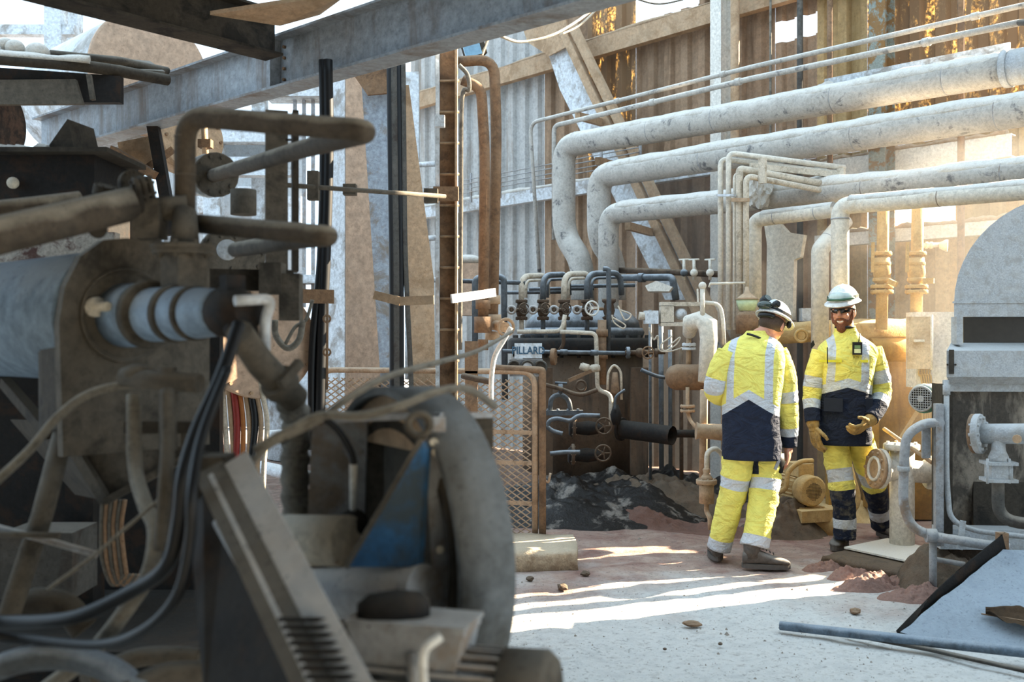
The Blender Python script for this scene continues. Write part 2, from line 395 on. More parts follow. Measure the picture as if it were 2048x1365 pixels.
# cladding columns
def h_column(name, lab, base, top, wd, dp, mat):
    t = solo(name, lab, 'column', MB().ibeam(base, top, wd, dp, .014, .01, up=NN), mat); return t
h_column('wall_column', 'pale flanged wall column beside the brown riser pipe', Q(-6.45, 8.86, 0), Q(-6.45, 8.86, 9.4), .14, .2, M_white)
h_column('wall_column', 'olive and blue flaking wall column behind the right pipes', Q(-4.62, 8.86, 0), Q(-4.62, 8.86, 9.4), .16, .2, dusty('olive_flaking_paint', '#7f8a86', '#7b5a33', dust='#a79a80', scale=9, stain_lo=.47, stain_hi=.53, top=.4))
for px, r, mt, lab in ((1470, .047, M_tan, 'tan riser pipe crossing behind the upper insulated pipes'), (1541, .012, M_cable, 'thin conduit just right of the white wall column'), (1600, .03, M_steeld, 'dark vertical post beside the small bright hole'), (1660, .028, M_brown, 'rusty vertical post right of the small bright hole'), (1922, .03, M_brown, 'brown vertical post left of the grey hood')):
    a = W(px, 700, 8.7); solo('riser_pipe', lab, 'pipe', MB().tube([V((a.x, a.y, 0)), V((a.x, a.y, 7.5))], r), mt)
# dark cable trunking behind the pipes on the right
for i, (px0, py0, px1, py1, r) in enumerate(((1560, 290, 2060, 205, .03), (1580, 268, 2060, 190, .022), (1640, 255, 2060, 200, .018))):
    solo('electric_cable', ['lower dark cable run', 'middle dark cable run', 'upper dark cable run'][i]+' behind the top insulated pipes', 'cable', MB().tube([W(px0, py0, 8.6), W((px0+px1)/2, (py0+py1)/2+4, 8.6), W(px1, py1, 8.6)], r, 8), M_steeld if i else M_brown)

# ---- unseen walls and roof added to keep light off the foreground
wb = thing('wall_back_added', 'unseen grey clad end wall added behind the viewpoint to block light', None, V((0, -3.6, 0))); wb['kind'] = 'structure'
M_bay = plain('bay_grey_cladding', '#3a434b', .8)
for i in range(8): part(wb, 'cladding_panel', MB().box(V((-7+1.75*i+.87, -3.6, 2.6)), (1.72, .04, 5.2)), M_bay)
wl_ = thing('wall_left_added', 'unseen grey clad side wall added left of the viewpoint to block light', None, V((-5.2, 0, 0))); wl_['kind'] = 'structure'
for i in range(3): part(wl_, 'cladding_panel', MB().box(V((-5.2, -2.8+1.5*i, 2.6)), (.04, 1.47, 5.2)), M_bay)
rf = thing('ceiling', 'unseen grey roof sheets added over the viewpoint to block light', None, V((-2, -1, 5.2))); rf['kind'] = 'structure'
for i in range(7): part(rf, 'roof_sheet', MB().box(V((-5.2+1.5*i+.7, -1.3, 5.2)), (1.48, 4.8, .04)), M_bay)
# ---- overhead steel
BA, BB = V((-3.55, 7.52, 0)), V((1.6, 2.98, 0)); bz = 2.885
t = thing('overhead_beam', 'long grey painted steel I-beam running overhead across the top', 'beam', BA+UP*bz)
part(t, 'i_section', MB().ibeam(BA+UP*(bz+.145), BB+UP*(bz+.145), .15, .29, .013, .009), M_beam)
bd = (BB-BA).normalized(); bp = UP.cross(bd).normalized()
mb = MB(); c = BA+bd*3.02+UP*(bz+.145); mb.box(c, (.012, .146, .262), (bd, bp, UP)); part(t, 'stiffener_plate', mb, M_beam)
mb = MB()
for k in range(4): mb.cyl(c+bd*.05-bp*.0+UP*(-.09+.06*k)-bp*.02, c+bd*.05-bp*.005+UP*(-.09+.06*k), .009, seg=6)
part(t, 'bolt_row', mb, M_brown)
dust_crust(t, BA+UP*(bz+.29), BA+bd*3.2+UP*(bz+.29), .13, .025)
J = V((-1.23, 5.47, 0)); pd = V((-.66, -.75, 0)).normalized()
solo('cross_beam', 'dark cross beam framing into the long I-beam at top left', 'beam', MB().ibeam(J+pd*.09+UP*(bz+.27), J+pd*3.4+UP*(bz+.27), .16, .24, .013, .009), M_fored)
# deck above the foreground
dk = thing('ceiling', 'dark overhead deck plates at the top left', None, V((-1, 2, 3.5))); dk['kind'] = 'structure'
corners = [J+pd*.35+bd*.05, J+pd*3.9+bd*.05]
for i in range(5):
    a = corners[0]+bd*(i*1.05); b = corners[1]+bd*(i*1.05)-V((0, 2.6, 0)); c2 = bd*1.03
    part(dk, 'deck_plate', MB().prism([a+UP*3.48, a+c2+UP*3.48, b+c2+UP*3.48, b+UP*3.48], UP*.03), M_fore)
# tan plate + small girder next to the joint
mb = MB(); mb.prism([P(420, 30, 5.0), P(700, -14, 4.9), P(640, 30, 5.2), P(560, 52, 5.2)], UP*.02); solo('deck_plate', 'tan sheet lying over the beam joint at the top', 'plate', mb, M_tan)
# conduit strip under the beam
solo('cable_tray', 'pale narrow cable tray hung just under the long I-beam', 'cable tray', MB().bar(P(760, 130, 5.35), P(1180, 12, 4.55), .07, .03), M_pale)
solo('loose_cable', 'pale slack cable looping below the long I-beam', 'cable', MB().tube(spline([P(1000, 72, 5.2), P(1040, 84, 5.3), P(1100, 72, 5.4), P(1150, 45, 5.5), P(1190, 15, 5.6)]), .008, 6), M_ltcable)
solo('loose_cable', 'second pale cable hanging beside the slack loop under the beam', 'cable', MB().tube(spline([P(1120, 70, 5.5), P(1160, 50, 5.6), P(1200, 12, 5.7)]), .006, 6), M_ltcable)
solo('loose_cable', 'thin dark wire sagging across the bright hole in the wall', 'cable', MB().tube(spline([P(1260, -6, 7), P(1320, 8, 7), P(1400, -10, 7)]), .006, 6), M_cable)

# ---- diagonal brace against the wall
t = thing('diagonal_brace', 'tan double angle brace slanting down in front of the cladding', 'brace', W(1420, 680, 8.75))
a, b = W(1135, 55, 8.72), W(1440, 690, 8.72); d = (b-a).normalized(); sd2 = UU
part(t, 'brace_angle', MB().bar(a-sd2*.09, b-sd2*.09, .10, .07, NN), M_tan)
part(t, 'brace_angle', MB().bar(a+sd2*.09, b+sd2*.09, .10, .07, NN), M_tan)
part(t, 'brace_plate', MB().prism([W(1060, 60, 8.8), W(1130, 60, 8.8), W(1400, 600, 8.8), W(1330, 600, 8.8), W(1230, 400, 8.8), W(1120, 180, 8.8), W(1098, 112, 8.8)], NN*.015), M_pale)  # pale brace plate: its colour stands for light on the brace's left side
part(t, 'gusset_plate', MB().prism([W(1040, 40, 8.70), W(1130, 30, 8.70), W(1140, 90, 8.70), W(1098, 112, 8.70), W(1055, 85, 8.70)], NN*.02), M_tan)
for i, (px, py) in enumerate(((1150, 232), (1190, 322), (1250, 452))):
    part(t, 'bracket_arm', MB().bar(W(px+5, py, 7.9), W(px+55, py+14, 8.75), .06, .08), M_tan)

# ---- tan column, leaning strut and posts in the middle
def rbox(c, su, sn, z0, z1): return MB().box(V((c.x, c.y, (z0+z1)/2)), (su, sn, z1-z0), (UU, NN, UP))
c0 = P(712, 682, 8.65)
t = thing('concrete_column', 'tan painted concrete column left of the leaning strut', 'column', V((c0.x, c0.y, 0)))
part(t, 'column_shaft', rbox(c0, .295, .387, -.01, 4.1), M_column)
part(t, 'lit_face_sheet', rbox(c0-NN*.2, .27, .008, -.005, 4.1), M_pale)  # pale sheet paints the skylight on the column's left face
for i, z in enumerate((2.37, 1.05)):
    q = P(766, 682, 8.6); mb = MB(); q = V((q.x, q.y, z)); mb.box(q, (.09, .06, .03), (UU, NN, UP)).box(q+UP*.06, (.06, .05, .02), (UU, NN, UP)).cyl(q-UP*.02, q+UP*.12, .012)
    part(t, 'clamp_bracket', mb, M_dkbrown)
t = thing('leaning_strut', 'heavy leaning strut of pale and brown plates with cables between', 'strut', P(800, 900, 7.6))
part(t, 'pale_plate', MB().prism([P(722, 150, 7.4), P(778, 150, 7.4), P(806, 870, 7.5), P(768, 870, 7.5)], V((.01, .12, 0))), dusty('bluegrey_flaking', '#98a2ad', '#7e7468', dust='#b6b9bb', scale=5))
part(t, 'brown_plate', MB().prism([P(800, 170, 7.45), P(818, 170, 7.45), P(868, 560, 7.5), P(872, 870, 7.5), P(828, 870, 7.5)], V((-.02, .12, 0))), M_tan)
part(t, 'gusset_plate', MB().prism([P(700, 140, 7.3), P(795, 130, 7.3), P(790, 185, 7.3), P(735, 190, 7.3)], V((0, .03, 0))), M_brown)
for i, (x0, x1, r) in enumerate(((779, 785, .022), (788, 794, .028), (797, 803, .02), (806, 822, .018))):
    solo('hanging_cable', ['leftmost', 'thickest', 'third', 'rightmost'][i]+' black cable hanging down the leaning strut', 'cable', MB().tube(spline([P(x0, 110, 7.1), P(x0+2, 300, 7.1), P(x0+5, 520, 7.1), P(x1, 760, 7.15), P(x1+2, 900, 7.2)]), r, 8), M_rubber if i % 2 == 0 else M_steeld)
for i, (x0, r) in enumerate(((645, .02), (655, .026))):
    solo('hanging_cable', ['left', 'right'][i]+' dark cable hanging beside the lit white edge of the column', 'cable', MB().tube(spline([P(x0, 120, 5.0), P(x0+2, 300, 5.0), P(x0-4, 520, 5.0), P(x0-20+i*8, 700, 5.0), P(x0-22+i*6, 900, 5.0)]), r, 8), M_rubber)
# ladder post
t = thing('channel_post', 'rusty steel channel post with pale edge and rungs', 'post', P(892, 1100, 5.3)*1.0)
pp = P(896, 682, 5.3); ORG[t.name] = V((pp.x, pp.y, 0)); t.location = ORG[t.name]
part(t, 'web', MB().box(V((pp.x, pp.y, 1.53)), (.085, .012, 3.06)), M_brown)
part(t, 'flange', MB().box(V((pp.x-.052, pp.y-.03, 1.53)), (.018, .075, 3.06)), M_pale)
part(t, 'flange', MB().box(V((pp.x+.046, pp.y-.03, 1.53)), (.012, .06, 3.06)), M_tan)
for k in range(13): part(t, 'rung', MB().cyl(V((pp.x-.05, pp.y-.02, .9+.165*k)), V((pp.x+.06, pp.y-.02, .9+.165*k)), .007, seg=6), M_tan)
part(t, 'junction_box', MB().box(P(880, 243, 5.2), (.05, .04, .06)), M_pale)
part(t, 'clamp_block', MB().box(P(892, 388, 5.2), (.13, .05, .07)), M_brown)
# two rusty down pipes with gooseneck tops and their fittings
t = thing('rusty_downpipe', 'taller rusty pipe with gooseneck top right of the channel post', 'pipe', P(985, 760, 5.7))
part(t, 'pipe_run', MB().tube([P(915, 124, 5.7), P(988, 118, 5.7), P(993, 260, 5.7), P(985, 660, 5.7)], .031, 12, .16), M_brown)
for z, r, h in ((600, .045, .05), (640, .05, .06), (672, .042, .05)): part(t, 'valve_collar', MB().cyl(P(985, z, 5.7)-UP*h/2, P(985, z, 5.7)+UP*h/2, r), M_tan)
part(t, 'handwheel', MB().torus(P(1012, 655, 5.5), P(1012, 655, 5.5)-P(985, 650, 5.7), .045, .009), M_tan); mb = MB().cyl(P(985, 650, 5.7), P(1010, 655, 5.55), .03)
part(t, 'valve_neck', mb, M_tan)
t = thing('rusty_downpipe', 'shorter rusty pipe with bent top beside the channel post', 'pipe', P(966, 760, 5.6))
part(t, 'pipe_run', MB().tube([P(925, 160, 5.6), P(962, 176, 5.6), P(970, 300, 5.6), P(966, 650, 5.6)], .03, 12, .2), M_brown)
for z, r, h in ((610, .042, .05), (650, .05, .09), (690, .03, .06)): part(t, 'valve_collar', MB().cyl(P(966, z, 5.6)-UP*h/2, P(966, z, 5.6)+UP*h/2, r), M_brown)
for i, q in enumerate(([P(748, 590, 5.15), P(800, 603, 5.12), P(868, 600, 5.1)], [P(903, 598, 5.15), P(960, 590, 5.3), P(990, 585, 5.4)])):
    mb = MB()
    for a, b in zip(q[:-1], q[1:]): mb.bar(a, b, .012, .045)
    solo('flat_strap', ['bent flat steel strap reaching left from the channel post', 'flat steel strap from the channel post to the rusty pipes'][i], 'strap', mb, M_tan if i == 0 else M_pale)
solo('conduit', 'curled grey conduit beside the top of the channel post', 'conduit', MB().tube(spline([P(918, 130, 5.5), P(935, 150, 5.5), P(938, 180, 5.5), P(924, 200, 5.5), P(922, 420, 5.5), P(920, 700, 5.5)]), .012, 8), M_cable)
t = thing('flood_light', 'square floodlight with blue glass under the long I-beam', 'floodlight', P(945, 110, 6.2))
ax = ((V((.9, .3, .3))).normalized(), V((-.25, .95, 0)).normalized(), UP); ax = (ax[0], ax[0].cross(UP).normalized(), ax[0].cross(UP).cross(ax[0]).normalized()*1)
part(t, 'housing', MB().box(P(948, 100, 6.25), (.13, .08, .09), ax), M_fored)
part(t, 'glass', MB().box(P(945, 100, 6.19), (.11, .01, .07), ax), plain('floodlight_glass', '#7fa6bf', .1, spec=.6))
part(t, 'bracket', MB().bar(P(975, 80, 6.25), P(960, 120, 6.2), .02, .01), M_tan)
# threaded rod with clamps
t = thing('clamp_rod', 'long rod with clamps spanning from the steel hanger to the channel post', 'rod', P(700, 385, 4.6))
part(t, 'rod', MB().tube([P(537, 368, 4.3), P(890, 393, 5.1)], .011, 8), M_fore)
for px, py, w_, h_ in ((627, 372, .05, .13), (700, 380, .06, .05), (862, 392, .07, .07)): part(t, 'clamp', MB().box(P(px, py, 4.5+(px-627)*.0025), (w_, .05, h_)), M_fore)
# ================================================================== PIPES ALONG THE WALL
def lump_dust(parent, path, r, mat, name='dust_layer', h=.03, wdt=.8, step=.05):
    """uneven dust lying along the top of a pipe"""
    path = [V(p) for p in path]; pts = []
    for a, b in zip(path[:-1], path[1:]):
        n = max(2, int((b-a).length/step))
        pts += [a+(b-a)*(i/n) for i in range(n)]
    pts.append(path[-1]); mb = MB(); rings = []
    for i, p in enumerate(pts):
        d = (pts[min(i+1, len(pts)-1)]-pts[max(i-1, 0)]).normalized(); y = UP.cross(d).normalized(); z = d.cross(y)
        k = .55+.8*mnoise.noise(p*1.7)+.45*mnoise.noise(p*6.0); hh = max(.003, h*k)
        ring = []
        for j in range(7):
            a = PI*(.5+(j-3)/6*wdt*1.05); e = (1-abs(j-3)/3)**.6
            ring.append(p+(y*math.cos(a)+z*math.sin(a))*(r*.99+hh*e+.25*h*mnoise.noise(p*9+V((j*1.3, 0, 0)))*e))
        ring += [p+(y*math.cos(a)+z*math.sin(a))*r*.9 for a in (PI*.2, PI*.8)][::1]
        rings.append(ring)
    mb.rings(rings); return part(parent, name, mb, mat)
def big_pipe(lab, pts, r, n_seams, mat, bend, dust=True, bands=True, dmat=None, hd=.028):
    t = thing('insulated_pipe', lab, 'pipe', V((pts[-1].x, pts[-1].y, min(p.z for p in pts))))
    full = fillet(pts, bend, 8)
    part(t, 'insulation_jacket', MB().tube(full, r, 20), mat)
    a, b = pts[0], pts[1]; L = (b-a).length
    for k in range(max(2, n_seams//2)):
        f = (k+.5+random.uniform(-.2, .2))/max(2, n_seams//2); p = a+(b-a)*f*(1-.12)
        part(t, 'jacket_seam', MB().lathe(p-(b-a).normalized()*.006, b-a, [(0, r*1.008), (.007, r*1.008)], 20), M_steel)
    if dust: lump_dust(t, [a, a+(b-a)*(1-bend/L)], r, dmat or M_dustpile, h=hd)
    return t
p1 = [W(2012, 138, 7.75), W(1128, 292, 7.75)]
z = lambda p, py, px=None: P(px if px else (p.x/p.y*FPX+CX), py, p.y)
e1 = p1[1]; d1 = W(1165, 512, 7.75)
P1 = big_pipe('topmost thick insulated pipe with bent drop leg at its left end', [p1[0], e1, z(e1, 470), z(d1, 525), z(d1, 600)], .127, 9, M_insul, .2)
# the right end of the top pipe turns up
t = thing('insulated_pipe', 'grey elbow and riser rising at the right edge of the frame', 'pipe', p1[0])
a = p1[0]+(p1[0]-p1[1]).normalized()*.02
part(t, 'insulation_jacket', MB().tube(fillet([a, a+(p1[0]-p1[1]).normalized()*.28, a+(p1[0]-p1[1]).normalized()*.30+UP*1.6], .26, 8), .135, 20), M_hood)
part(t, 'elbow_collar', MB().lathe(a-(p1[0]-p1[1]).normalized()*.03, p1[0]-p1[1], [(0, .142), (.05, .142)], 20), M_hood)
p2 = [W(2075, 215, 7.55)+(W(2075, 215, 7.55)-W(1198, 352, 7.55)).normalized()*1.6, W(1198, 352, 7.55)]; e2 = p2[1]
big_pipe('second insulated pipe from the top with short drop leg', [p2[0], e2, z(e2, 480), z(W(1228, 520, 7.85), 520), z(W(1228, 520, 7.85), 600)], .125, 8, M_insul, .18)
p3 = [W(2075, 340, 7.35)+(W(2075, 340, 7.35)-W(1217, 428, 7.35)).normalized()*1.6, W(1217, 428, 7.35)]; e3 = p3[1]
big_pipe('third insulated pipe crossing behind the thin conduit bundle', [p3[0], e3, z(e3, 640)], .102, 9, M_insul, .16)
e4 = W(1508, 440, 7.1)
big_pipe('short pale insulated pipe below the third one, turning down at left', [W(1668, 420, 7.1), e4, z(e4, 640)], .062, 3, M_insulw, .09, dust=True, hd=.01)
e5 = W(1680, 412, 6.85)
big_pipe('lowest right pale pipe turning down behind the front-facing worker', [W(2080, 378, 6.85)+(W(2080, 378, 6.85)-e5).normalized()*1.6, e5, z(e5, 700)], .066, 6, M_insulw, .09, dust=True, hd=.012)
part(bpy.data.objects['insulated_pipe.005'], 'jacket_seam', MB().lathe(z(e5, 440), UP, [(0, .069), (.012, .069)], 18), M_steel)
# offset white pipe at 1640
q = W(1640, 500, 7.05)
big_pipe('white insulated pipe with mitred offset left of the bright gap', [W(1690, 440, 7.3), q, z(q, 720)], .068, 2, M_insulw, .03, dust=False)
solo('pipe_hanger', 'broken white insulation panel hanging below the short pale pipe', 'panel', MB().prism([W(1528, 450, 7.4), W(1560, 448, 7.4), W(1575, 465, 7.4), W(1608, 470, 7.4), W(1600, 515, 7.4), W(1588, 520, 7.4), W(1585, 640, 7.4), W(1532, 640, 7.4), W(1534, 490, 7.4)], NN*.05), M_insulw)
# crumbling lump on the third pipe
mb = MB(); c = W(1522, 375, 7.25)
rings = []
bmx = bmesh.new(); bmesh.ops.create_icosphere(bmx, subdivisions=4, radius=.14)
for v in bmx.verts: v.co = v.co*(1+.35*mnoise.noise(v.co*14)+.2*mnoise.noise(v.co*40)); v.co.z *= 1.2; v.co.x *= .8
mb._add([c+v.co for v in bmx.verts], [[v.index for v in f.verts] for f in bmx.faces]); bmx.free()
solo('crumbling_insulation', 'crumbling lump of torn insulation on the third pipe', 'insulation', mb, M_dustpile)
# dust heap and pale board lying on top pipe
lump = thing('dust_heap', 'long heap of grey dust and bluish sheet lying on the top pipe', 'dust heap', W(1800, 160, 8.0))
dust_crust(lump, W(1545, 208, 8.0), W(2030, 112, 8.0), .26, .10, name='dust_bank')
part(lump, 'bluish_sheet', MB().bar(W(1650, 172, 8.1), W(2020, 100, 8.1), .02, .12), M_pale)
dust_crust(lump, W(1330, 245, 7.95), W(1545, 208, 7.95), .16, .05, name='dust_bank')
t = thing('dust_heap', 'ridge of white dust hanging under the second pipe', 'dust heap', W(1400, 330, 8.4)); dust_crust(t, W(1300, 345, 8.5), W(1500, 312, 8.5), .18, .1, name='dust_bank')
# thin steam lines
def line(lab, pts, r, mat, bend=.12, cat='pipe', name='steam_line', couplings=()):
    t = thing(name, lab, cat, V((pts[0].x, pts[0].y, min(p.z for p in pts))))
    part(t, 'pipe_run', MB().tube(pts, r, 10, bend), mat)
    for i, f in couplings:
        p = pts[i]+(pts[i+1]-pts[i])*f; d = (pts[i+1]-pts[i]).normalized()
        part(t, 'coupling', MB().lathe(p-d*.03, d, [(0, r*1.35), (.06, r*1.35)], 10), mat)
    return t
a = W(1060, 246, 7.9)
line('upper thin pipe rising to the right with long thin drop leg', [W(2080, 3, 7.9)+(W(2080, 3, 7.9)-W(1500, 135, 7.9)).normalized()*1.6, W(1500, 135, 7.9), a, z(a, 600, 1082)], .022, M_insul, .14, couplings=((1, .1), (1, .55), (0, .5)))
a = W(1108, 252, 7.8)
line('lower thin pipe under the upper one with short drop leg', [W(2040, 45, 7.8), W(1500, 158, 7.8), a, z(a, 480)], .026, M_insul, .08, couplings=((1, .05), (1, .45), (0, .3)))
line('dark hooked end of the lower thin pipe meeting the grey riser', [W(2040, 45, 7.78), W(2070, 44, 7.6)], .026, M_steeld, .1)
# wire cable tray over the lower girt
t = thing('wire_cable_tray', 'wire cable tray along the lower girt above the white dust', 'cable tray', Q(-10.5, 8.7, 3.5))
for k in range(4): part(t, 'tray_wire', MB().tube([Q(-12.4, 8.62+.02*(k % 2), 3.52+.06*k), Q(-7.4, 8.62+.02*(k % 2), 3.52+.06*k)], .007, 5), M_steel)
for k in range(9): part(t, 'tray_upright', MB().bar(Q(-12.2+.6*k, 8.64, 3.38), Q(-12.2+.6*k, 8.64, 3.78), .03, .02, NN), M_steel)
# conduit bundle between the third pipe and the ladder frame
nb = 6.7
for i, (px, w_, top, lab) in enumerate(((1441, .022, 318, 'leftmost conduit'), (1457, .022, 306, 'second conduit'), (1469, .014, 345, 'third thin conduit'), (1479, .030, 338, 'fourth, square conduit'), (1492, .024, 352, 'rightmost conduit'))):
    a = W(px, top+8, nb); b = W(1690, top+38-(8 if i < 2 else 0), nb+.75)
    pts = [z(a, 660), a, a+UP*.001]
    c = P(px+10, top, a.y+.02)
    t = line(lab+' of the upright bundle, bending back along the ladder frame', [z(a, 660), W(px, top, nb), b], w_, M_ltcable if i > 2 else M_insulw, .06 if i != 3 else .03, cat='conduit', name='conduit')
solo('conduit_clamp', 'brown clamp strap holding the right half of the conduit bundle', 'clamp', MB().bar(W(1464, 400, nb-.05), W(1497, 400, nb-.05), .03, .03), M_tan)
solo('conduit_clamp', 'pale clamp across the left conduits of the bundle', 'clamp', MB().bar(W(1434, 391, nb-.05), W(1470, 391, nb-.05), .03, .02), M_pale)
t = thing('ladder_frame', 'pale ladder frame carrying conduits back toward the wall', 'frame', W(1600, 350, 7))
for px, py, n in ((1525, 345, 6.78), (1682, 365, 7.4)): part(t, 'upright', MB().bar(W(px, py-28, n), W(px, py+22, n), .06, .03, NN), M_ltcable)
part(t, 'rail', MB().bar(W(1500, 332, 6.8), W(1690, 352, 7.45), .03, .045), M_ltcable)
# red horizontal pipe and little valves at right of the brace bottom
line('dark red-brown pipe running right behind the upright conduits', [W(1215, 540, 7.5), W(1300, 543, 7.4), W(1440, 549, 7.3)], .03, M_dkbrown, name='oil_line')
line('dark blue pipe running right above the burner valves', [W(1245, 556, 7.2), W(1345, 555, 7.2), W(1352, 600, 7.2)], .034, M_bluepipe, .05, name='oil_line', couplings=((0, .4),))
for i, px in enumerate((1368, 1388, 1420)):
    t = thing('needle_valve', ['left', 'middle', 'right'][i]+' small needle valve with tee handle on the red-brown pipe', 'valve', W(px, 545, 7.25))
    part(t, 'stem', MB().cyl(W(px, 560, 7.25), W(px, 520, 7.25), .014), M_insulw); part(t, 'handle', MB().cyl(W(px-10, 520, 7.25), W(px+10, 519, 7.25), .008), M_insulw)
    part(t, 'body', MB().ball(W(px, 546, 7.2), .035), M_bluepipe if i == 0 else M_insulw)
# ================================================================== BURNER STATION
def wheel(parent, c, ax, R, mat, spokes=5, name='handwheel'):
    c = V(c); ax = V(ax).normalized(); mb = MB(); mb.torus(c, ax, R, R*.13, 20, 6); x, y = frame(ax)
    mb.cyl(c-ax*R*.18, c+ax*R*.18, R*.2, seg=8)
    for k in range(spokes):
        a = 2*PI*k/spokes; mb.tube([c, c+(x*math.cos(a)+y*math.sin(a))*R], R*.09, 5)
    return part(parent, name, mb, mat)
YB = 9.3
tx = P(1165, 800, YB+.7); tcx = V((tx.x, tx.y, 0))           # tank axis
def TZ(py): return CAM_H-(py-CY)/FPX*YB
t = thing('burner_tank', 'round brown oil tank with bolted flange ring and domed lid', 'tank', tcx+UP*.3)
R0 = .60
part(t, 'tank_body', MB().lathe(tcx, UP, [(.22, R0), (TZ(712), R0)], 40), M_tank)
fl = part(t, 'flange_ring', MB().lathe(tcx, UP, [(TZ(708), R0*1.22), (TZ(700), R0*1.25), (TZ(682), R0*1.25), (TZ(676), R0*1.2)], 40), M_black)
part(t, 'upper_ring', MB().lathe(tcx, UP, [(TZ(676), R0*1.0), (TZ(664), R0*1.03), (TZ(655), R0*1.0)], 40), M_bluepipe)
part(t, 'domed_lid', MB().lathe(tcx, UP, [(TZ(657), R0*.96), (TZ(640), R0*.93), (TZ(620), R0*.78), (TZ(612), R0*.55), (TZ(608), .1)], 40), M_bluepipe)
for k in range(26):
    a = 2*PI*k/26; q = tcx+V((math.cos(a), math.sin(a), 0))*R0*1.14
    part(t, 'flange_bolt', MB().cyl(q+UP*(TZ(712)-.02), q+UP*(TZ(670)), .02, seg=6), M_black)
part(t, 'support_leg', MB().box(P(1278, 800, YB)+UP*-.2, (.16, .1, 1.0)), M_tank)
part(t, 'support_leg', MB().box(P(1090, 800, YB)+UP*-.2, (.14, .1, 1.0)), M_tank)
# sign with gauges
t = thing('sign_plate', 'small grey plate reading PILLARD above three round gauges', 'sign', P(1057, 742, 7.9))
cs = P(1056.5, 702, 7.9); part(t, 'plate', MB().box(cs, (S(55, 7.9), .02, S(30, 7.9))), M_pale)
fc = bpy.data.curves.new('lettering', 'FONT'); fc.body = 'PILLARD'; fc.size = S(21, 7.9); fc.align_x = 'CENTER'; fc.align_y = 'CENTER'; fc.extrude = .002; fc.offset = .0015
fo = bpy.data.objects.new('lettering_curve', fc); COL.objects.link(fo)
dg = bpy.context.evaluated_depsgraph_get(); me = bpy.data.meshes.new_from_object(fo.evaluated_get(dg)); COL.objects.unlink(fo); bpy.data.objects.remove(fo)
lo = bpy.data.objects.new('lettering', me); COL.objects.link(lo); lo.parent = t; lo.rotation_euler = (PI/2, 0, 0); lo.location = cs+V((0, -.0125, 0))-ORG[t.name]; me.materials.append(plain('sign_blue_ink', '#39586e', .7)); lo.scale = (.84, 1, 1)
t = thing('gauge_panel', 'grey panel with three round gauges under the lettered plate', 'gauge panel', P(1050, 760, 7.95))
part(t, 'panel_body', MB().box(P(1052, 736, 8.0), (S(66, 8), .08, S(34, 8))), M_steel)
for i, px in enumerate((1028, 1055, 1081)):
    part(t, 'gauge_rim', MB().torus(P(px, 735, 7.94), V((0, -1, 0)), S(12, 7.9), S(2.4, 7.9), 20, 6), M_steeld); part(t, 'gauge_face', MB().cyl(P(px, 735, 7.95), P(px, 735, 7.94), S(10.5, 7.9), seg=18), M_pale if i == 1 else M_fored)
# gooseneck pipes with valves
Yv = 8.7
goose = [(1043, 1092, 553, 'pale', M_ltcable), (1086, 1135, 551, 'blue', M_bluepipe), (1128, 1178, 549, 'tan', M_ltcable), (1174, 1240, 548, 'dark', M_bluepipe)]
names = ['first', 'second', 'third', 'fourth']
for i, (x0, x1, yt, kk, mt) in enumerate(goose):
    nm = names[i]
    t = thing('gooseneck_pipe', nm+' gooseneck pipe from the left arching over the burner valves', 'pipe', P(x0, 660, Yv))
    part(t, 'pipe_run', MB().tube([P(x0, 600, Yv), P(x0, yt, Yv), P(x1, yt-2, Yv+.25), P(x1+3, 590, Yv+.3)], S(6, Yv), 12, .13), mt)
    part(t, 'inner_pipe', MB().tube([P(x0+9, 596, Yv+.2), P(x0+9, yt+9, Yv+.2), P(x1+4, yt+7, Yv+.5)], S(3, Yv), 8, .1), mt)
    v = thing('gate_valve', nm+' gate valve from the left under the goosenecks', 'valve', P(x0, 660, Yv))
    part(v, 'bonnet_flange', MB().flange(P(x0, 603, Yv), UP, S(12, Yv), S(6, Yv), 6), M_dkbrown)
    part(v, 'valve_body', MB().lathe(P(x0, 637, Yv), UP, [(0, S(7, Yv)), (S(8, Yv), S(10, Yv)), (S(16, Yv), S(12, Yv)), (S(26, Yv), S(9, Yv)), (S(34, Yv), S(7, Yv))], 16), M_dkbrown)
    part(v, 'lower_flange', MB().flange(P(x0, 637, Yv), UP, S(12, Yv), S(6, Yv), 6), M_dkbrown)
    part(v, 'yoke', MB().tube([P(x0, 620, Yv), P(x0-14, 621, Yv-.2)], S(4, Yv), 8), M_dkbrown)
    wheel(v, P(x0+5, 618, Yv-.16), V((.5, -.8, 0)), S(11, Yv), M_steel if i == 3 else M_dkbrown)
    part(t, 'lower_pipe', MB().tube([P(x0, 637, Yv), P(x0, 665, Yv)], S(5, Yv), 10), mt)
    c = thing('check_valve', nm+' small round check valve from the left, left of its handwheel', 'valve', P(x0-20, 620, Yv-.2))
    part(c, 'body', MB().ball(P(x0-20, 620, Yv-.2), S(9, Yv)), M_dkbrown); part(c, 'cap', MB().torus(P(x0-20, 620, Yv-.24), V((0, -1, 0)), S(7, Yv), S(2.5, Yv), 16, 6), M_steel)
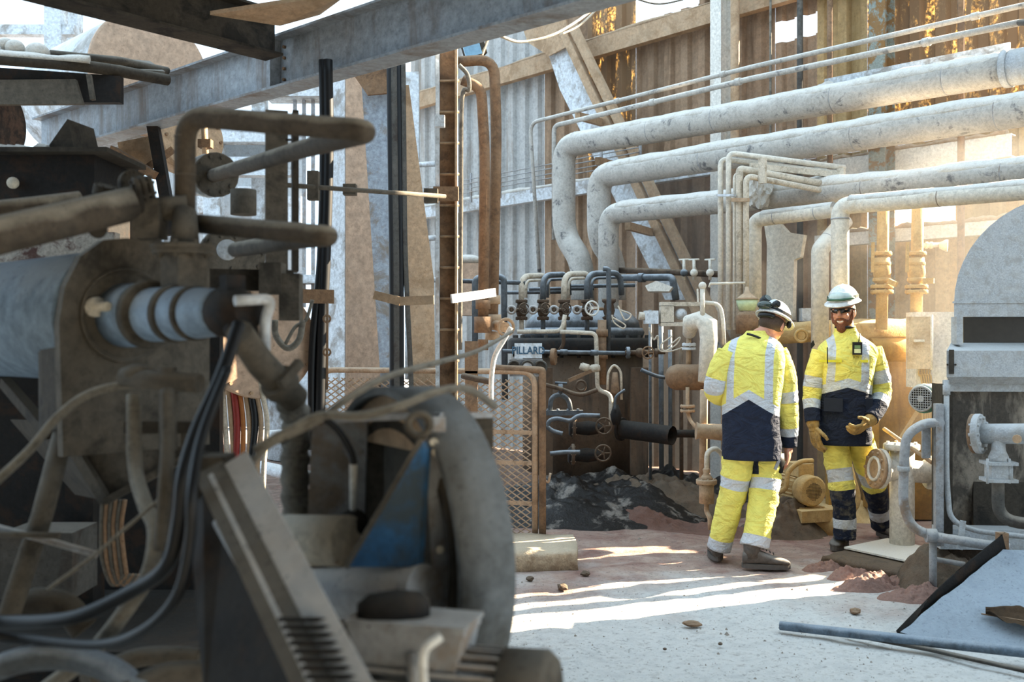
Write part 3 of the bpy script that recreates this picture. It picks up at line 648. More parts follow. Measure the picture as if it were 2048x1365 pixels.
# white handwheel valve and bigger stack at px ~1185-1210
t = thing('stop_valve', 'stop valve with large white handwheel right of the gooseneck valves', 'valve', P(1200, 660, 8.4))
wheel(t, P(1184, 617, 8.25), V((.35, -.9, 0)), S(14, 8.3), M_white, 3)
part(t, 'spindle', MB().tube([P(1184, 617, 8.25), P(1205, 618, 8.45)], S(3.5, 8.3), 8), M_tan)
part(t, 'valve_body', MB().lathe(P(1218, 640, 8.5), UP, [(0, S(10, 8.5)), (S(4, 8.5), S(14, 8.5)), (S(8, 8.5), S(9, 8.5)), (S(18, 8.5), S(12, 8.5)), (S(32, 8.5), S(9, 8.5)), (S(36, 8.5), S(14, 8.5)), (S(42, 8.5), S(14, 8.5))], 18), M_dkbrown)
line('tall slim pipe with hooked top in front of the burner tank', [P(1206, 538, 8.35), P(1217, 538, 8.35), P(1218, 620, 8.35), P(1216, 700, 8.35)], S(5, 8.35), M_bluepipe, .05, name='oil_line')
line('thick brown vertical pipe in front of the burner tank', [P(1204, 640, 8.3), P(1204, 770, 8.3)], S(9, 8.3), M_brown, name='oil_line', couplings=((0, .2), (0, .55)))
line('tan pipe stepping across the tank under the valves', [P(1034, 664, 8.3), P(1124, 663, 8.3), P(1130, 630, 8.3)], S(4.5, 8.3), M_ltcable, .06, name='oil_line')
line('tan pipe running right then down to the lower valves', [P(1120, 664, 8.25), P(1192, 667, 8.25), P(1195, 780, 8.25), P(1222, 790, 8.2), P(1222, 850, 8.1)], S(4.5, 8.2), M_ltcable, .05, name='oil_line')
line('dark horizontal oil pipe crossing the tank with flanged end', [P(1005, 703, 8.15), P(1250, 707, 8.15)], S(4.5, 8.15), M_bluepipe, name='oil_line', couplings=((0, .5), (0, .75)))
line('brown stub pipe dropping between the tank and the step pipe', [P(1127, 640, 8.4), P(1127, 690, 8.4), P(1118, 703, 8.4)], S(4, 8.4), M_dkbrown, .03, name='oil_line')
for i, (px, py) in enumerate(((1118, 583), (1200, 577), (1062, 590))):
    line(['left', 'right', 'lowest'][i]+' slim manifold pipe behind the goosenecks', [P(px-60, py-4, 9.1), P(px+70, py-6, 9.1)], S(4, 9), M_bluepipe, name='manifold')
t = thing('flanged_valve', 'flanged valve with brown handwheel right of the tank', 'valve', P(1290, 740, 8.1))
part(t, 'disc_flange', MB().flange(P(1256, 706, 8.15), V((1, 0, 0)), S(12, 8.1), S(7, 8.1), 6), M_bluepipe); part(t, 'valve_body', MB().ball(P(1280, 706, 8.15), S(10, 8.1)), M_dkbrown)
wheel(t, P(1296, 706, 8.0), V((.2, -1, 0)), S(12, 8), M_brown); part(t, 'end_flange', MB().flange(P(1312, 706, 8.15), V((1, 0, 0)), S(9, 8.1), S(6, 8.1), 0), M_dkbrown); part(t, 'end_pipe', MB().tube([P(1250, 706, 8.15), P(1330, 704, 8.15)], S(5, 8.1), 8), M_dkbrown)
t = thing('wheel_disc', 'rusty round disc standing on edge beside the lettered plate', 'disc', P(1107, 760, 8.1)); part(t, 'disc', MB().flange(P(1107, 714, 8.1), V((1, -.25, 0)), S(17, 8.1), S(9, 8.1), 6), M_brown)
# wires curls
for i, pts in enumerate(([(1225, 635), (1250, 650), (1245, 657), (1228, 645), (1224, 630)], [(1240, 620), (1262, 630), (1250, 640), (1236, 612)], [(1335, 695), (1360, 675), (1352, 690), (1330, 702), (1322, 690), (1345, 672)], [(1298, 655), (1302, 668), (1308, 680), (1316, 672), (1318, 700), (1340, 703), (1365, 696)])):
    solo('loose_wire', ['looped pale wire on the burner lid', 'small curled wire above the burner lid', 'coiled pale wires right of the flanged valve', 'hanging pale wire below the actuator box'][i], 'wire', MB().tube(spline([P(x, y, 8.0) for x, y in pts]), S(1.6, 8), 5), M_ltcable)
# actuator box
t = thing('actuator', 'pale valve actuator with box frame right of the burner lid', 'actuator', P(1350, 660, 8.2))
part(t, 'body', MB().box(P(1302, 635, 8.2), (S(26, 8.2), .12, S(26, 8.2))), M_pale); part(t, 'snout', MB().cyl(P(1278, 632, 8.2), P(1300, 634, 8.2), S(8, 8.2)), M_ltcable)
part(t, 'frame_rail', MB().box(P(1360, 609, 8.2), (S(80, 8.2), .1, S(8, 8.2))), M_ltcable); part(t, 'frame_rail', MB().box(P(1360, 649, 8.2), (S(80, 8.2), .1, S(8, 8.2))), M_ltcable); part(t, 'frame_plate', MB().box(P(1333, 629, 8.2), (S(26, 8.2), .1, S(34, 8.2))), M_ltcable)
part(t, 'motor_cap', MB().ball(P(1362, 628, 8.2), S(12, 8.2)), M_pale)
t = thing('angle_hood', 'white dusted angle bracket behind the actuator', 'bracket', P(1320, 600, 8.6)); part(t, 'plate', MB().prism([P(1290, 572, 8.6), P(1312, 562, 8.6), P(1345, 574, 8.6), P(1338, 583, 8.6), P(1296, 583, 8.6)], V((.05, .25, 0))), M_white)
# steam trap group right of tank
t = thing('insulated_bend', 'pale insulated swan-neck pipe left of the worker seen from behind', 'pipe', P(1415, 780, 7.4))
part(t, 'jacket', MB().tube([P(1378, 668, 7.6), P(1382, 645, 7.5), P(1400, 640, 7.45), P(1416, 650, 7.4), P(1418, 680, 7.4), P(1410, 765, 7.35)], [S(13, 7.5), S(16, 7.5), S(17, 7.5), S(18, 7.4), S(18, 7.4), S(14, 7.4)], 16), M_insulw)
part(t, 'flange', MB().flange(P(1378, 690, 7.6), UP, S(14, 7.6), S(6, 7.6), 6), M_pale); part(t, 'flange', MB().flange(P(1378, 698, 7.6), UP, S(14, 7.6), S(5, 7.6), 0), M_pale); part(t, 'down_pipe', MB().tube([P(1378, 668, 7.6), P(1376, 745, 7.6)], S(5, 7.6), 8), M_tan)
t = thing('globe_stack', 'pale vent valve on top of the swan-neck pipe', 'valve', P(1405, 640, 7.4)); part(t, 'stem', MB().tube([P(1405, 640, 7.4), P(1405, 570, 7.4)], S(5, 7.4), 8), M_insulw); part(t, 'cap', MB().ball(P(1405, 572, 7.4), S(8, 7.4)), M_insulw); part(t, 'lever', MB().bar(P(1395, 578, 7.4), P(1396, 605, 7.4), .012, .012, V((0, 1, 0))), M_insulw); part(t, 'side_pipe', MB().tube([P(1405, 605, 7.4), P(1440, 608, 7.4), P(1446, 640, 7.4), P(1448, 690, 7.4)], S(4, 7.4), 8, .06), M_insulw)
part(t, 'cross_pipe', MB().tube([P(1418, 575, 7.6), P(1420, 568, 7.6), P(1490, 566, 7.6)], S(2.5, 7.4), 6), M_insulw)
t = thing('capsule_vessel', 'rusty capsule shaped vessel below the swan-neck pipe', 'vessel', P(1370, 790, 7.6)); part(t, 'shell', MB().lathe(P(1330, 755, 7.6), V((1, -.12, 0)), [(0, .01), (S(3, 7.6), S(14, 7.6)), (S(10, 7.6), S(22, 7.6)), (S(22, 7.6), S(26, 7.6)), (S(84, 7.6), S(26, 7.6)), (S(100, 7.6), S(20, 7.6))], 22), M_brown)
t = thing('trap_riser', 'tan riser with collar and bowl filter left of the worker', 'pipe', P(1404, 1060, 7.25))
part(t, 'riser_pipe', MB().tube([P(1408, 780, 7.3), P(1406, 960, 7.3)], S(8, 7.3), 10), M_tan); part(t, 'collar', MB().lathe(P(1392, 862, 7.25), V((1, -.05, -.06)), [(0, S(18, 7.3)), (S(8, 7.3), S(14, 7.3)), (S(60, 7.3), S(17, 7.3)), (S(66, 7.3), S(17, 7.3))], 18), M_tan)
part(t, 'bowl_flange', MB().flange(P(1413, 964, 7.15), UP, S(21, 7.15), S(9, 7.15), 8), M_tan); part(t, 'bowl', MB().cyl(P(1413, 966, 7.15), P(1413, 1007, 7.15), S(15, 7.15)), M_tan); part(t, 'bowl_neck', MB().lathe(P(1413, 962, 7.15), UP, [(0, S(16, 7.1)), (S(9, 7.1), S(10, 7.1)), (S(14, 7.1), S(6, 7.1)), (S(22, 7.1), S(8, 7.1)), (S(26, 7.1), S(5, 7.1))], 14), M_tan)
part(t, 'loop_pipe', MB().tube([P(1413, 940, 7.15), P(1414, 905, 7.15), P(1430, 896, 7.15), P(1446, 910, 7.2), P(1446, 960, 7.25)], S(5, 7.15), 10, .07), M_insulw); part(t, 'drain_pipe', MB().tube([P(1413, 1007, 7.15), P(1413, 1025, 7.15), P(1420, 1036, 7.1), P(1421, 1060, 7.1)], S(5, 7.15), 8, .04), M_tan)
t = thing('strainer_leg', 'thin tan drain leg with bolted union under the capsule vessel', 'pipe', P(1375, 860, 7.5)); part(t, 'leg_pipe', MB().tube([P(1375, 775, 7.5), P(1375, 835, 7.5), P(1394, 858, 7.4)], S(4, 7.5), 8, .1), M_tan); part(t, 'union', MB().flange(P(1375, 813, 7.5), UP, S(15, 7.5), S(5, 7.5), 4), M_tan); part(t, 'union', MB().flange(P(1375, 822, 7.5), UP, S(15, 7.5), S(5, 7.5), 4), M_tan)
t = thing('cut_pipe', 'thick black half open pipe end lying right of the lower valves', 'pipe', P(1300, 900, 7.9)); part(t, 'shell', MB().tube([P(1238, 858, 8.1), P(1345, 872, 7.8)], S(19, 7.9), 20, cap=False), M_black); part(t, 'lining', MB().tube([P(1240, 858, 8.1), P(1344, 872, 7.8)], S(17, 7.9), 20, cap=False), M_black); part(t, 'end_flange', MB().flange(P(1243, 859, 8.1), P(1345, 872, 7.8)-P(1238, 858, 8.1), S(24, 8), S(6, 8), 0), M_black); part(t, 'core_pipe', MB().tube([P(1300, 868, 8.0), P(1400, 868, 7.9)], S(8, 7.9), 10), M_black)
# lower valves and manifold
for i, (px, py) in enumerate(((1208, 853), (1206, 907))):
    t = thing('oil_valve', ['upper', 'lower'][i]+' oil blackened valve with scalloped handwheel by the oily floor', 'valve', P(px, py+40, 7.9)); part(t, 'body', MB().lathe(P(px-70, py+4, 8.1), V((1, 0, 0)), [(0, S(14, 8)), (S(8, 8), S(20, 8)), (S(16, 8), S(12, 8)), (S(40, 8), S(15, 8)), (S(60, 8), S(11, 8)), (S(70, 8), S(9, 8))], 16), M_black)
    wheel(t, P(px, py, 7.9), V((.15, -1, 0)), S(16, 7.9), M_dkbrown, 5); part(t, 'flange', MB().flange(P(px-60, py+2, 8.05), V((1, 0, 0)), S(21, 8), S(6, 8), 6), M_dkbrown)
for i, pts in enumerate(([(1093, 855), (1100, 842), (1115, 838), (1140, 842), (1160, 832), (1200, 832)], [(1092, 852), (1105, 862), (1125, 868)], [(1100, 908), (1130, 905), (1160, 905)], [(1195, 780), (1160, 790), (1120, 778), (1090, 770)])):
    line(['wavy grey hose over the upper oil valve', 'short bent grey hose left of the upper oil valve', 'pale short pipe in front of the lower oil valve', 'thin dark pipe sagging across the tank front'][i], spline([P(x, y, 7.85+.1*(i == 3)) for x, y in pts]), S(4.5, 7.9), M_bluepipe if i < 3 else M_dkbrown, 0, name='hose')
t = thing('manifold_tee', 'pair of arched tee pipes on a blue manifold bar', 'manifold', P(1120, 840, 8.0)); part(t, 'arch_pipe', MB().tube([P(1100, 822, 8), P(1102, 796, 8), P(1120, 788, 8), P(1138, 800, 8), P(1141, 822, 8)], S(5, 8), 10, .08), M_bluepipe); part(t, 'tee_stem', MB().tube([P(1121, 792, 8), P(1121, 768, 8)], S(5, 8), 8), M_bluepipe); part(t, 'tee_handle', MB().cyl(P(1110, 766, 8), P(1134, 767, 8), S(2.5, 8)), M_bluepipe); part(t, 'bar', MB().bar(P(1090, 826, 8), P(1166, 826, 8), .05, .04), M_bluepipe)
for i in range(4): part(t, 'bar_bolt', MB().cyl(P(1096+20*i, 826, 8), P(1096+20*i, 818, 8), .012, seg=6), M_bluepipe)
t = thing('bracket_tool', 'tilted brown steel angle hooked on the tank front', 'bracket', P(1160, 790, 8.1)); part(t, 'angle', MB().bar(P(1137, 762, 8.1), P(1182, 742, 8.1), .05, .03), M_brown); part(t, 'ring', MB().torus(P(1162, 772, 8.05), V((.2, -1, 0)), S(10, 8), S(2.5, 8), 18, 6), M_dkbrown)
line('ribbed hose stub poking right below the oil pipe', [P(1160, 732, 8.1), P(1180, 738, 8.1), P(1200, 736, 8.1)], S(6, 8.1), M_ltcable, .03, name='hose', couplings=((0, .5), (1, .5)))
line('arched thin pipe in front of the brown vertical pipe', [P(1215, 780, 8.0), P(1216, 745, 8.0), P(1228, 728, 8.0), P(1242, 742, 8.0), P(1243, 800, 8)], S(2.6, 8), M_ltcable, .08, name='hose')
t = thing('lubricator', 'brown lubricator body at the foot of the brown vertical pipe', 'fitting', P(1235, 850, 8)); part(t, 'body', MB().lathe(P(1230, 790, 8.0), UP, [(0, S(6, 8)), (S(5, 8), S(10, 8)), (S(20, 8), S(8, 8)), (S(45, 8), S(5, 8))], 12), M_brown); part(t, 'loop', MB().tube(spline([P(1230, 820, 7.95), P(1232, 795, 7.95), P(1250, 780, 7.95)]), S(3, 8), 6), M_bluepipe); part(t, 'base', MB().lathe(P(1232, 850, 8), UP, [(0, S(8, 8)), (S(20, 8), S(12, 8)), (S(40, 8), S(5, 8))], 10), M_black)
# upright pipes right of tank (blue and brown)
for i, (px, y0, y1, r, mt) in enumerate(((1300, 620, 900, 3, M_bluepipe), (1322, 650, 880, 5, M_bluepipe), (1340, 660, 880, 4, M_bluepipe), (1362, 690, 900, 4, M_dkbrown), (1445, 700, 930, 4, M_tan))):
    line(['leftmost', 'second', 'third', 'fourth', 'rightmost'][i]+' slim upright pipe between the tank and the workers', [P(px, y0, 8.8), P(px+1, y1+60, 8.8)], S(r, 8.8), mt, name='upright_pipe')
line('sagging blue pipe right of the support leg', [P(1282, 740, 8.7), P(1310, 752, 8.7), P(1330, 756, 8.7)], S(4, 8.7), M_bluepipe, .05, name='hose')
# sludge bank: oily dirt around the tank
def mound(name, lab, cat, cx, cy, rx, ry, h, mat, ang=0, n=40, rough=.5, seed=0, kind='stuff', zoff=-.05, fs=1.0):
    mb = MB(); ca, sa = math.cos(ang), math.sin(ang); vs = []
    def fn(a, b):
        r = a; th = b*2*PI
        x = rx*r*math.cos(th); y = ry*r*math.sin(th)
        wx = cx+ca*x-sa*y; wy = cy+sa*x+ca*y
        k = mnoise.noise(V((wx*2.2*fs+seed, wy*2.2*fs, 0))); k2 = mnoise.noise(V((wx*8*fs+seed, wy*8*fs, 2))); k3 = mnoise.noise(V((wx*22*fs, wy*22*fs, 4)))
        prof = max(0, 1-r**2)**1.2
        return V((wx+.06*k*r*rx, wy+.06*k2*r*ry, zoff+(h+.05)*prof*(1+rough*k+.4*rough*k2+.2*rough*k3)))
    mb.sheet(fn, n, n*2); return solo(name, lab, cat, mb, mat, kind=kind)
M_sludge = dusty('oil_sludge', '#100d0b', '#8b837a', dust='#5d534a', top=.12, all_=.02, scale=5, rough=.35, bump=1.0, stain_lo=.54, stain_hi=.64)
M_rubble = dusty('brown_crusted_rubble', '#4a3a2d', '#1f1813', dust='#a08f7b', top=.3, all_=.1, scale=6, bump=1.0)
c = P(1190, 900, 9.3); mound('sludge_bank', 'black oily sludge bank around the burner tank foot', 'sludge', c.x, c.y-.3, 1.5, 1.15, .25, M_sludge, .2, seed=3, n=60)
c = F(1330, 985); mound('sludge_bank', 'low dark oily ridge in front of the burner station', 'sludge', c.x, c.y, 1.35, .55, .16, M_sludge, -.35, seed=8, n=50, rough=.8)
c = P(1290, 940, 8.9); mound('rubble_bank', 'brown crusted rubble right of the burner tank', 'rubble', c.x+.1, c.y, .9, .6, .32, M_rubble, -.2, seed=5, n=50, rough=.5)
c = F(1340, 1058); mound('dirt_ridge', 'reddish brown dirt ridge along the oily bank', 'dirt', c.x, c.y+.12, 1.2, .22, .09, dusty('red_brown_dirt', '#6b4a3e', '#4a3229', dust='#8d7063', top=.5, all_=.3, scale=8, bump=1.0), -.5, seed=12, n=40, rough=1)
c = F(1150, 1010); mound('dirt_ridge', 'pale crusted kerb running left of the oily bank', 'dirt', c.x, c.y+.3, .7, .16, .08, M_rubble, -.45, seed=15, n=30)
# ================================================================== RIGHT HAND MACHINE
YM = 6.0
mx = V((1, -.10, 0)).normalized(); my = V((.10, 1, 0)).normalized(); AX = (mx, my, UP)
def MP(px, py, d=0.0):                  # a point on the machine's front plane (d metres behind it)
    o = P(1890, 682, YM)+my*d; dx = (px-CX)/FPX
    tt = o.dot(my)/(V((dx, 1, 0)).dot(my)); return P(px, py, tt)
t = thing('kiln_machine', 'large grey machine with rounded hood and dark window at the right edge', 'machine', MP(1960, 1140))
hl, hr = MP(1908, 636).x, MP(1908, 636).x+1.35
# arch profile in the front plane
def arch(d, inset=0.0):
    c = MP(1908, 606, d); R = .70; pts = [MP(1908, 634, d), c]
    for k in range(1, 13):
        a = PI-PI/2*k/12; pts.append(c+mx*(R+R*math.cos(a))+UP*(R*math.sin(a)*.93))
    pts += [c+mx*1.4+UP*R*.93, V((c+mx*1.4).to_tuple()[:2]+(MP(1908, 634, d).z,))]
    return pts
part(t, 'rounded_hood', MB().prism(arch(0), V((.935, .355, 0))*1.2), M_hood)
part(t, 'hood_seam', MB().prism([MP(1906, 607, -.006), MP(1906, 603, -.006), MP(1906, 603, -.006)+mx*1.4, MP(1906, 607, -.006)+mx*1.4], my*.01), M_hood)
part(t, 'window_post', MB().box(MP(1914, 662, .05), (S(12, YM), .1, S(56, YM)), AX), M_hood)
part(t, 'window_glass', MB().box(MP(1990, 662, .14)+mx*.31, (1.0, .02, S(56, YM)), AX), plain('dark_dusty_glass', '#2f2c28', .25, spec=.5))
part(t, 'window_back', MB().box(MP(1990, 662, .3)+mx*.45, (1.1, .02, S(60, YM)), AX), M_fored)
lg = part(t, 'front_ledge', MB().prism([MP(1902, 686, .12), MP(1893, 702, -.08), MP(1893, 754, -.08), MP(1900, 768, -.02), MP(1905, 690, .14)], mx*1.5), M_hood)
part(t, 'ledge_slot', MB().box(MP(1903, 724, -.085), (S(9, YM), .01, S(48, YM)), AX), M_fored, label='dark slot in the ledge')
for py in (730,): 
    for px in (1895, 1911): part(t, 'ledge_rivet', MB().cyl(MP(px, py, -.095), MP(px, py, -.08), .006, seg=8), M_fored)
part(t, 'lower_rail', MB().bar(MP(1888, 772, .02), MP(1888, 772, .02)+mx*1.5, .06, S(22, YM)), M_hood)
part(t, 'corner_plate', MB().box(MP(1884, 915, .1), (S(20, YM), .2, S(300, YM)), AX), M_fored)
part(t, 'hopper_sheet', MB().prism([MP(1893, 784, .02), MP(1900, 784, .02)+mx*1.4, MP(1900, 1062, .28)+mx*1.4, MP(1896, 1062, .28)], my*.02), M_hoodside)
part(t, 'shade_panel', MB().box(MP(1945, 900, .2)+mx*.7, (1.4, .03, 1.6), AX), M_fored)  # dark sheet added only to deepen the shade behind the hopper
part(t, 'base_beam', MB().bar(MP(1872, 1074, .1), MP(1872, 1074, .1)+mx*1.5, .16, S(40, YM)), M_hood)
part(t, 'base_block', MB().box(V((MP(1886, 1120, .3).x, MP(1886, 1120, .3).y, .12))+mx*.7, (1.45, .4, .24), AX), M_rubble)
# left foot mass of rough concrete
c = F(1868, 1190); mound('rubble_bank', 'rough grey concrete rubble at the machine corner', 'rubble', c.x+.25, c.y+.25, .42, .4, .22, M_rubble, 0, seed=31, n=30, rough=.9)
# flanged nozzle
t = thing('drain_nozzle', 'dusty flanged pipe nozzle with bolted valve below on the machine front', 'pipe', MP(1990, 1060, -.3))
fa = (P(2060, 866, 5.42)-P(1955, 866, 5.60)).normalized()
part(t, 'flange', MB().flange(P(1958, 868, 5.60), fa, S(40, 5.60), .035, 10), M_hood); part(t, 'flange', MB().flange(P(1950, 868, 5.63), fa, S(40, 5.60), .03, 0), M_brown)
part(t, 'nozzle_pipe', MB().tube([P(1958, 868, 5.60), P(2100, 868, 5.38)], S(19, 5.9), 18), M_hood); part(t, 'plug', MB().cyl(P(2034, 878, 5.40), P(2034, 879, 5.34), S(8, 5.8), seg=12), M_tan)
part(t, 'neck', MB().lathe(P(1997, 925, 5.53), UP, [(0, S(20, 5.9)), (S(10, 5.9), S(18, 5.9)), (S(22, 5.9), S(13, 5.9)), (S(45, 5.9), S(11, 5.9))], 14), M_hood)
vb = part(t, 'valve_body', MB().box(P(1997, 943, 5.53), (S(38, 5.9), .11, S(30, 5.9)), AX), M_hood)
mb = part(t, 'valve_flange', MB().box(P(1997, 926, 5.53), (S(54, 5.9), .14, S(6, 5.9)), AX), M_hood); part(t, 'valve_flange', MB().box(P(1997, 960, 5.53), (S(54, 5.9), .14, S(6, 5.9)), AX), M_hood)
for dx in (-22, 22): 
    for dy in (-.055, .055): part(vb, 'tie_bolt', MB().cyl(P(1997+dx, 968, 5.53+dy), P(1997+dx, 918, 5.53+dy), .007, seg=6), M_hood)
part(t, 'elbow_pipe', MB().tube([P(1996, 962, 5.53), P(1996, 1040, 5.53), P(2080, 1052, 5.42)], S(12, 5.53), 14, .12), M_steeld)
# thin conduit, rails
line('thin conduit bending along the front of the machine base', [MP(1893, 760, -.05), MP(1893, 960, -.05), MP(1900, 1040, -.08), MP(1945, 1062, -.12), MP(2080, 1078, -.3)], S(5, 6.3), M_hood, .12, cat='conduit', name='conduit', couplings=((0, .1),))
t = thing('guard_rail', 'bent grey tube guard rail in front of the machine corner', 'rail', V((MP(1866, 1140, -.1).x, MP(1866, 1140, -.1).y, 0)))
part(t, 'bent_tube', MB().tube([MP(1884, 847, -.05), MP(1850, 846, -.08), MP(1812, 870, -.1), MP(1808, 920, -.1), MP(1806, 1010, -.1), MP(1822, 1055, -.1), MP(1866, 1074, -.12), MP(2020, 1098, -.3)], S(9, 6.3), 14, .14), M_steel)
part(t, 'upright_post', MB().box(MP(1877, 950, -.06), (S(14, 6.3), .05, S(268, 6.3)), AX), M_steel); part(t, 'foot_post', MB().tube([MP(1866, 1070, -.1), V((MP(1866, 1070, -.1).x, MP(1866, 1070, -.1).y, 0))], S(7, 6.3), 12), M_steel)
part(t, 'flat_bar', MB().box(MP(1852, 880, -.04), (S(15, 6.3), .02, S(70, 6.3)), AX), M_steel); part(t, 'tube_collar', MB().lathe(MP(1862, 1072, -.12), mx, [(-.03, S(13, 6.3)), (.03, S(13, 6.3))], 14), M_steel)
part(t, 'clip_plate', MB().bar(MP(1926, 1042, -.16), MP(1919, 1100, -.2), .012, S(10, 6.3), mx), M_hood)
part(t, 'tube_collar', MB().lathe(MP(1807, 938, -.1), UP, [(-.015, S(11, 6.3)), (.015, S(11, 6.3))], 14), M_hood)
line('short low tube under the guard rail near the rubble', [MP(1862, 1118, -.05), MP(1930, 1130, -.1)], S(5, 6.3), M_steel, name='rail_tube', cat='rail')
# green motor
t = thing('green_motor', 'small green electric motor with dusty round fan grille', 'motor', P(1860, 830, 6.75))
c0_, ax_ = P(1843, 798, 6.7), (P(1890, 792, 6.95)-P(1843, 798, 6.7)).normalized()
part(t, 'motor_shell', MB().lathe(c0_, ax_, [(0, S(26, 6.7)), (.03, S(30, 6.7)), (.09, S(29, 6.7)), (.3, S(28, 6.7))], 24), M_green)
gx, gy = frame(ax_); mb = MB()
for k in range(-4, 5):
    w_ = math.sqrt(max(0, 1-(k/4.6)**2))*S(22, 6.7); o = gx*(k/4.6*S(22, 6.7)); o2 = gy*(k/4.6*S(22, 6.7))
    mb.bar(c0_-ax_*.012+o-gy*w_, c0_-ax_*.012+o+gy*w_, .004, .006, ax_); mb.bar(c0_-ax_*.012+o2-gx*w_, c0_-ax_*.012+o2+gx*w_, .004, .006, ax_)
part(t, 'fan_grille', mb, M_hood, kind='stuff'); part(t, 'grille_back', MB().lathe(c0_-ax_*.006, ax_, [(0, S(23, 6.7)), (.004, S(23, 6.7))], 24), M_fored); part(t, 'grille_hub', MB().lathe(c0_-ax_*.016, ax_, [(0, S(7, 6.7)), (.006, S(7, 6.7))], 14), M_hood)
part(t, 'grille_rim', MB().torus(c0_-ax_*.006, ax_, S(24, 6.7), S(2.5, 6.7), 28, 6), M_hood)
# white flanged stand pipe
YS = 7.05
sp_ = F(1804, 1108); YS = sp_.y
t = thing('stand_pipe', 'sunlit white stand pipe with flanged side branch beside the machine', 'pipe', V((sp_.x, sp_.y, 0.03)))
part(t, 'column_pipe', MB().lathe(V((sp_.x, sp_.y, .0)), UP, [(.04, S(24, YS)), (CAM_H-(893-CY)/FPX*YS, S(24, YS))], 24), M_white)
part(t, 'top_flange', MB().flange(P(1803, 894, YS), UP, S(35, YS), S(12, YS), 8), M_white)
sx = (P(1860, 946, YS+.03)-P(1757, 938, YS-.03)).normalized()
part(t, 'branch_pipe', MB().tube([P(1757, 938, YS-.03), P(1862, 946, YS+.03)], S(22, YS), 18), M_white)
part(t, 'branch_flange', MB().flange(P(1760, 938, YS-.03), sx, S(40, YS), .03, 10), M_white); part(t, 'branch_flange', MB().flange(P(1752, 938, YS-.035), sx, S(40, YS), .025, 10), M_tan); part(t, 'blind_ring', MB().torus(P(1748, 938, YS-.04), sx, S(22, YS), .012, 24, 8), M_white); part(t, 'branch_flange', MB().flange(P(1862, 946, YS+.03), sx, S(34, YS), .03, 8), M_white)
part(t, 'red_mark', MB().lathe(P(1772, 939, YS-.02)+sx*.07, sx, [(0, S(22.6, YS)), (.05, S(22.6, YS))], 18), plain('red_paint_mark', '#a8483c', .7))
solo('lever_bar', 'thin steel bar leaning across behind the stand pipe', 'bar', MB().tube([P(1768, 858, 7.2), P(1864, 926, 6.7)], S(4, 7), 8), M_tan)
cur = thing('concrete_slab', 'rough low concrete slab carrying the white stand pipe', 'slab', F(1750, 1150))
def slab(poly, h, nz=.02, sub=26):
    mb = MB(); n = len(poly); cen = sum(poly, V())/n; rings = []
    per = []
    for i in range(n):
        a, b = poly[i], poly[(i+1) % n]
        for k in range(sub): per.append(a+(b-a)*(k/sub))
    jig = lambda p, s: V((mnoise.noise(p*6+V((s, 0, 0))), mnoise.noise(p*6+V((0, s, 5))), mnoise.noise(p*5+V((s, 3, 0)))))*nz
    rings = [[p+jig(p, 1) for p in per], [p+UP*h*.7+jig(p, 2) for p in per], [p+(cen-p)*.03+UP*h+jig(p, 3)*.7 for p in per], [p+(cen-p)*.6+UP*h for p in per]]
    mb.rings(rings); return mb
sl = [F(1640, 1128), F(1852, 1168), F(1925, 1120), F(1760, 1092)]
for p in sl: p.z = -.02
part(cur, 'slab_body', slab(sl, .07), M_rubble)
pl = [F(1688, 1098, .06), F(1850, 1133, .06), F(1895, 1108, .06), F(1775, 1080, .06)]
solo('steel_plate', 'flat steel plate lying sunlit on the concrete slab', 'plate', MB().prism(pl, UP*.012), M_white)
M_reddirt = dusty('red_dirt', '#8a6558', '#6b4a3f', dust='#a58c80', top=.4, all_=.3, scale=10, bump=1.0)
for i, (px, py, rx, ry, h) in enumerate(((1770, 1168, .46, .15, .07), (1700, 1152, .24, .12, .04), (1830, 1190, .3, .18, .05), (1650, 1135, .25, .1, .04))):
    c = F(px, py); mound('dirt_pile', ['largest reddish dirt pile in front of the concrete slab', 'small reddish dirt pile left of the large one', 'flat reddish dirt spread right of the large pile', 'low reddish dirt pile at the slab corner'][i], 'dirt', c.x, c.y, rx, ry, h, M_reddirt, .3, seed=40+i, n=60, rough=.75, fs=2.2)
# chute tray
t = thing('chute_tray', 'dust filled sheet metal chute tray with upturned rim', 'tray', F(1900, 1300))
A = [P(1792, 1262, 5.12), P(1838, 1215, 5.15), P(1905, 1150, 5.25), P(2008, 1066, 5.4)]; B = [P(1790, 1270, 5.0), P(2200, 1365, 4.2)]
path = spline(A, 8); mb = MB(); rings = []
for i, p in enumerate(path):
    k = i/len(path); h = .045+.07*min(1, k*1.6); rings.append([p, p+UP*h*-1.0+V((.02, 0, 0)), p+UP*h*-1.0+V((.028, 0, 0)), p+V((.01, .004, 0))])
mb.rings(rings); part(t, 'rim', mb, M_black)
c1, c2, c3, c4 = P(1800, 1278, 5.05), P(2006, 1112, 5.38), P(2006, 1112, 5.38)+V((1.2, -.1, 0)), P(1800, 1278, 5.05)+V((1.5, -.75, -.01))
def trayf(a, b):
    p = (c1*(1-a)+c2*a)*(1-b)+(c4*(1-a)+c3*a)*b; return p+UP*(.02*mnoise.noise(p*4)+.006*mnoise.noise(p*15)+.03*(1-b)**4)
def traylow(a, b): return trayf(a, b)-UP*.03
M_tray = dusty('tray_blue_dust', '#7f8b98', '#5b6570', dust='#a3adb5', top=.8, all_=.5, scale=5, bump=.8)
part(t, 'tray_bed', MB().sheet(trayf, 30, 40), M_tray); part(t, 'tray_floor', MB().sheet(traylow, 4, 4), M_black); part(t, 'end_bracket', MB().box(P(2004, 1086, 5.42), (.05, .05, .11)), M_brown)
lf = thing('dried_leaf', 'curled dry brown leaf lying in the dusty tray', 'leaf', P(1995, 1265, 4.95))
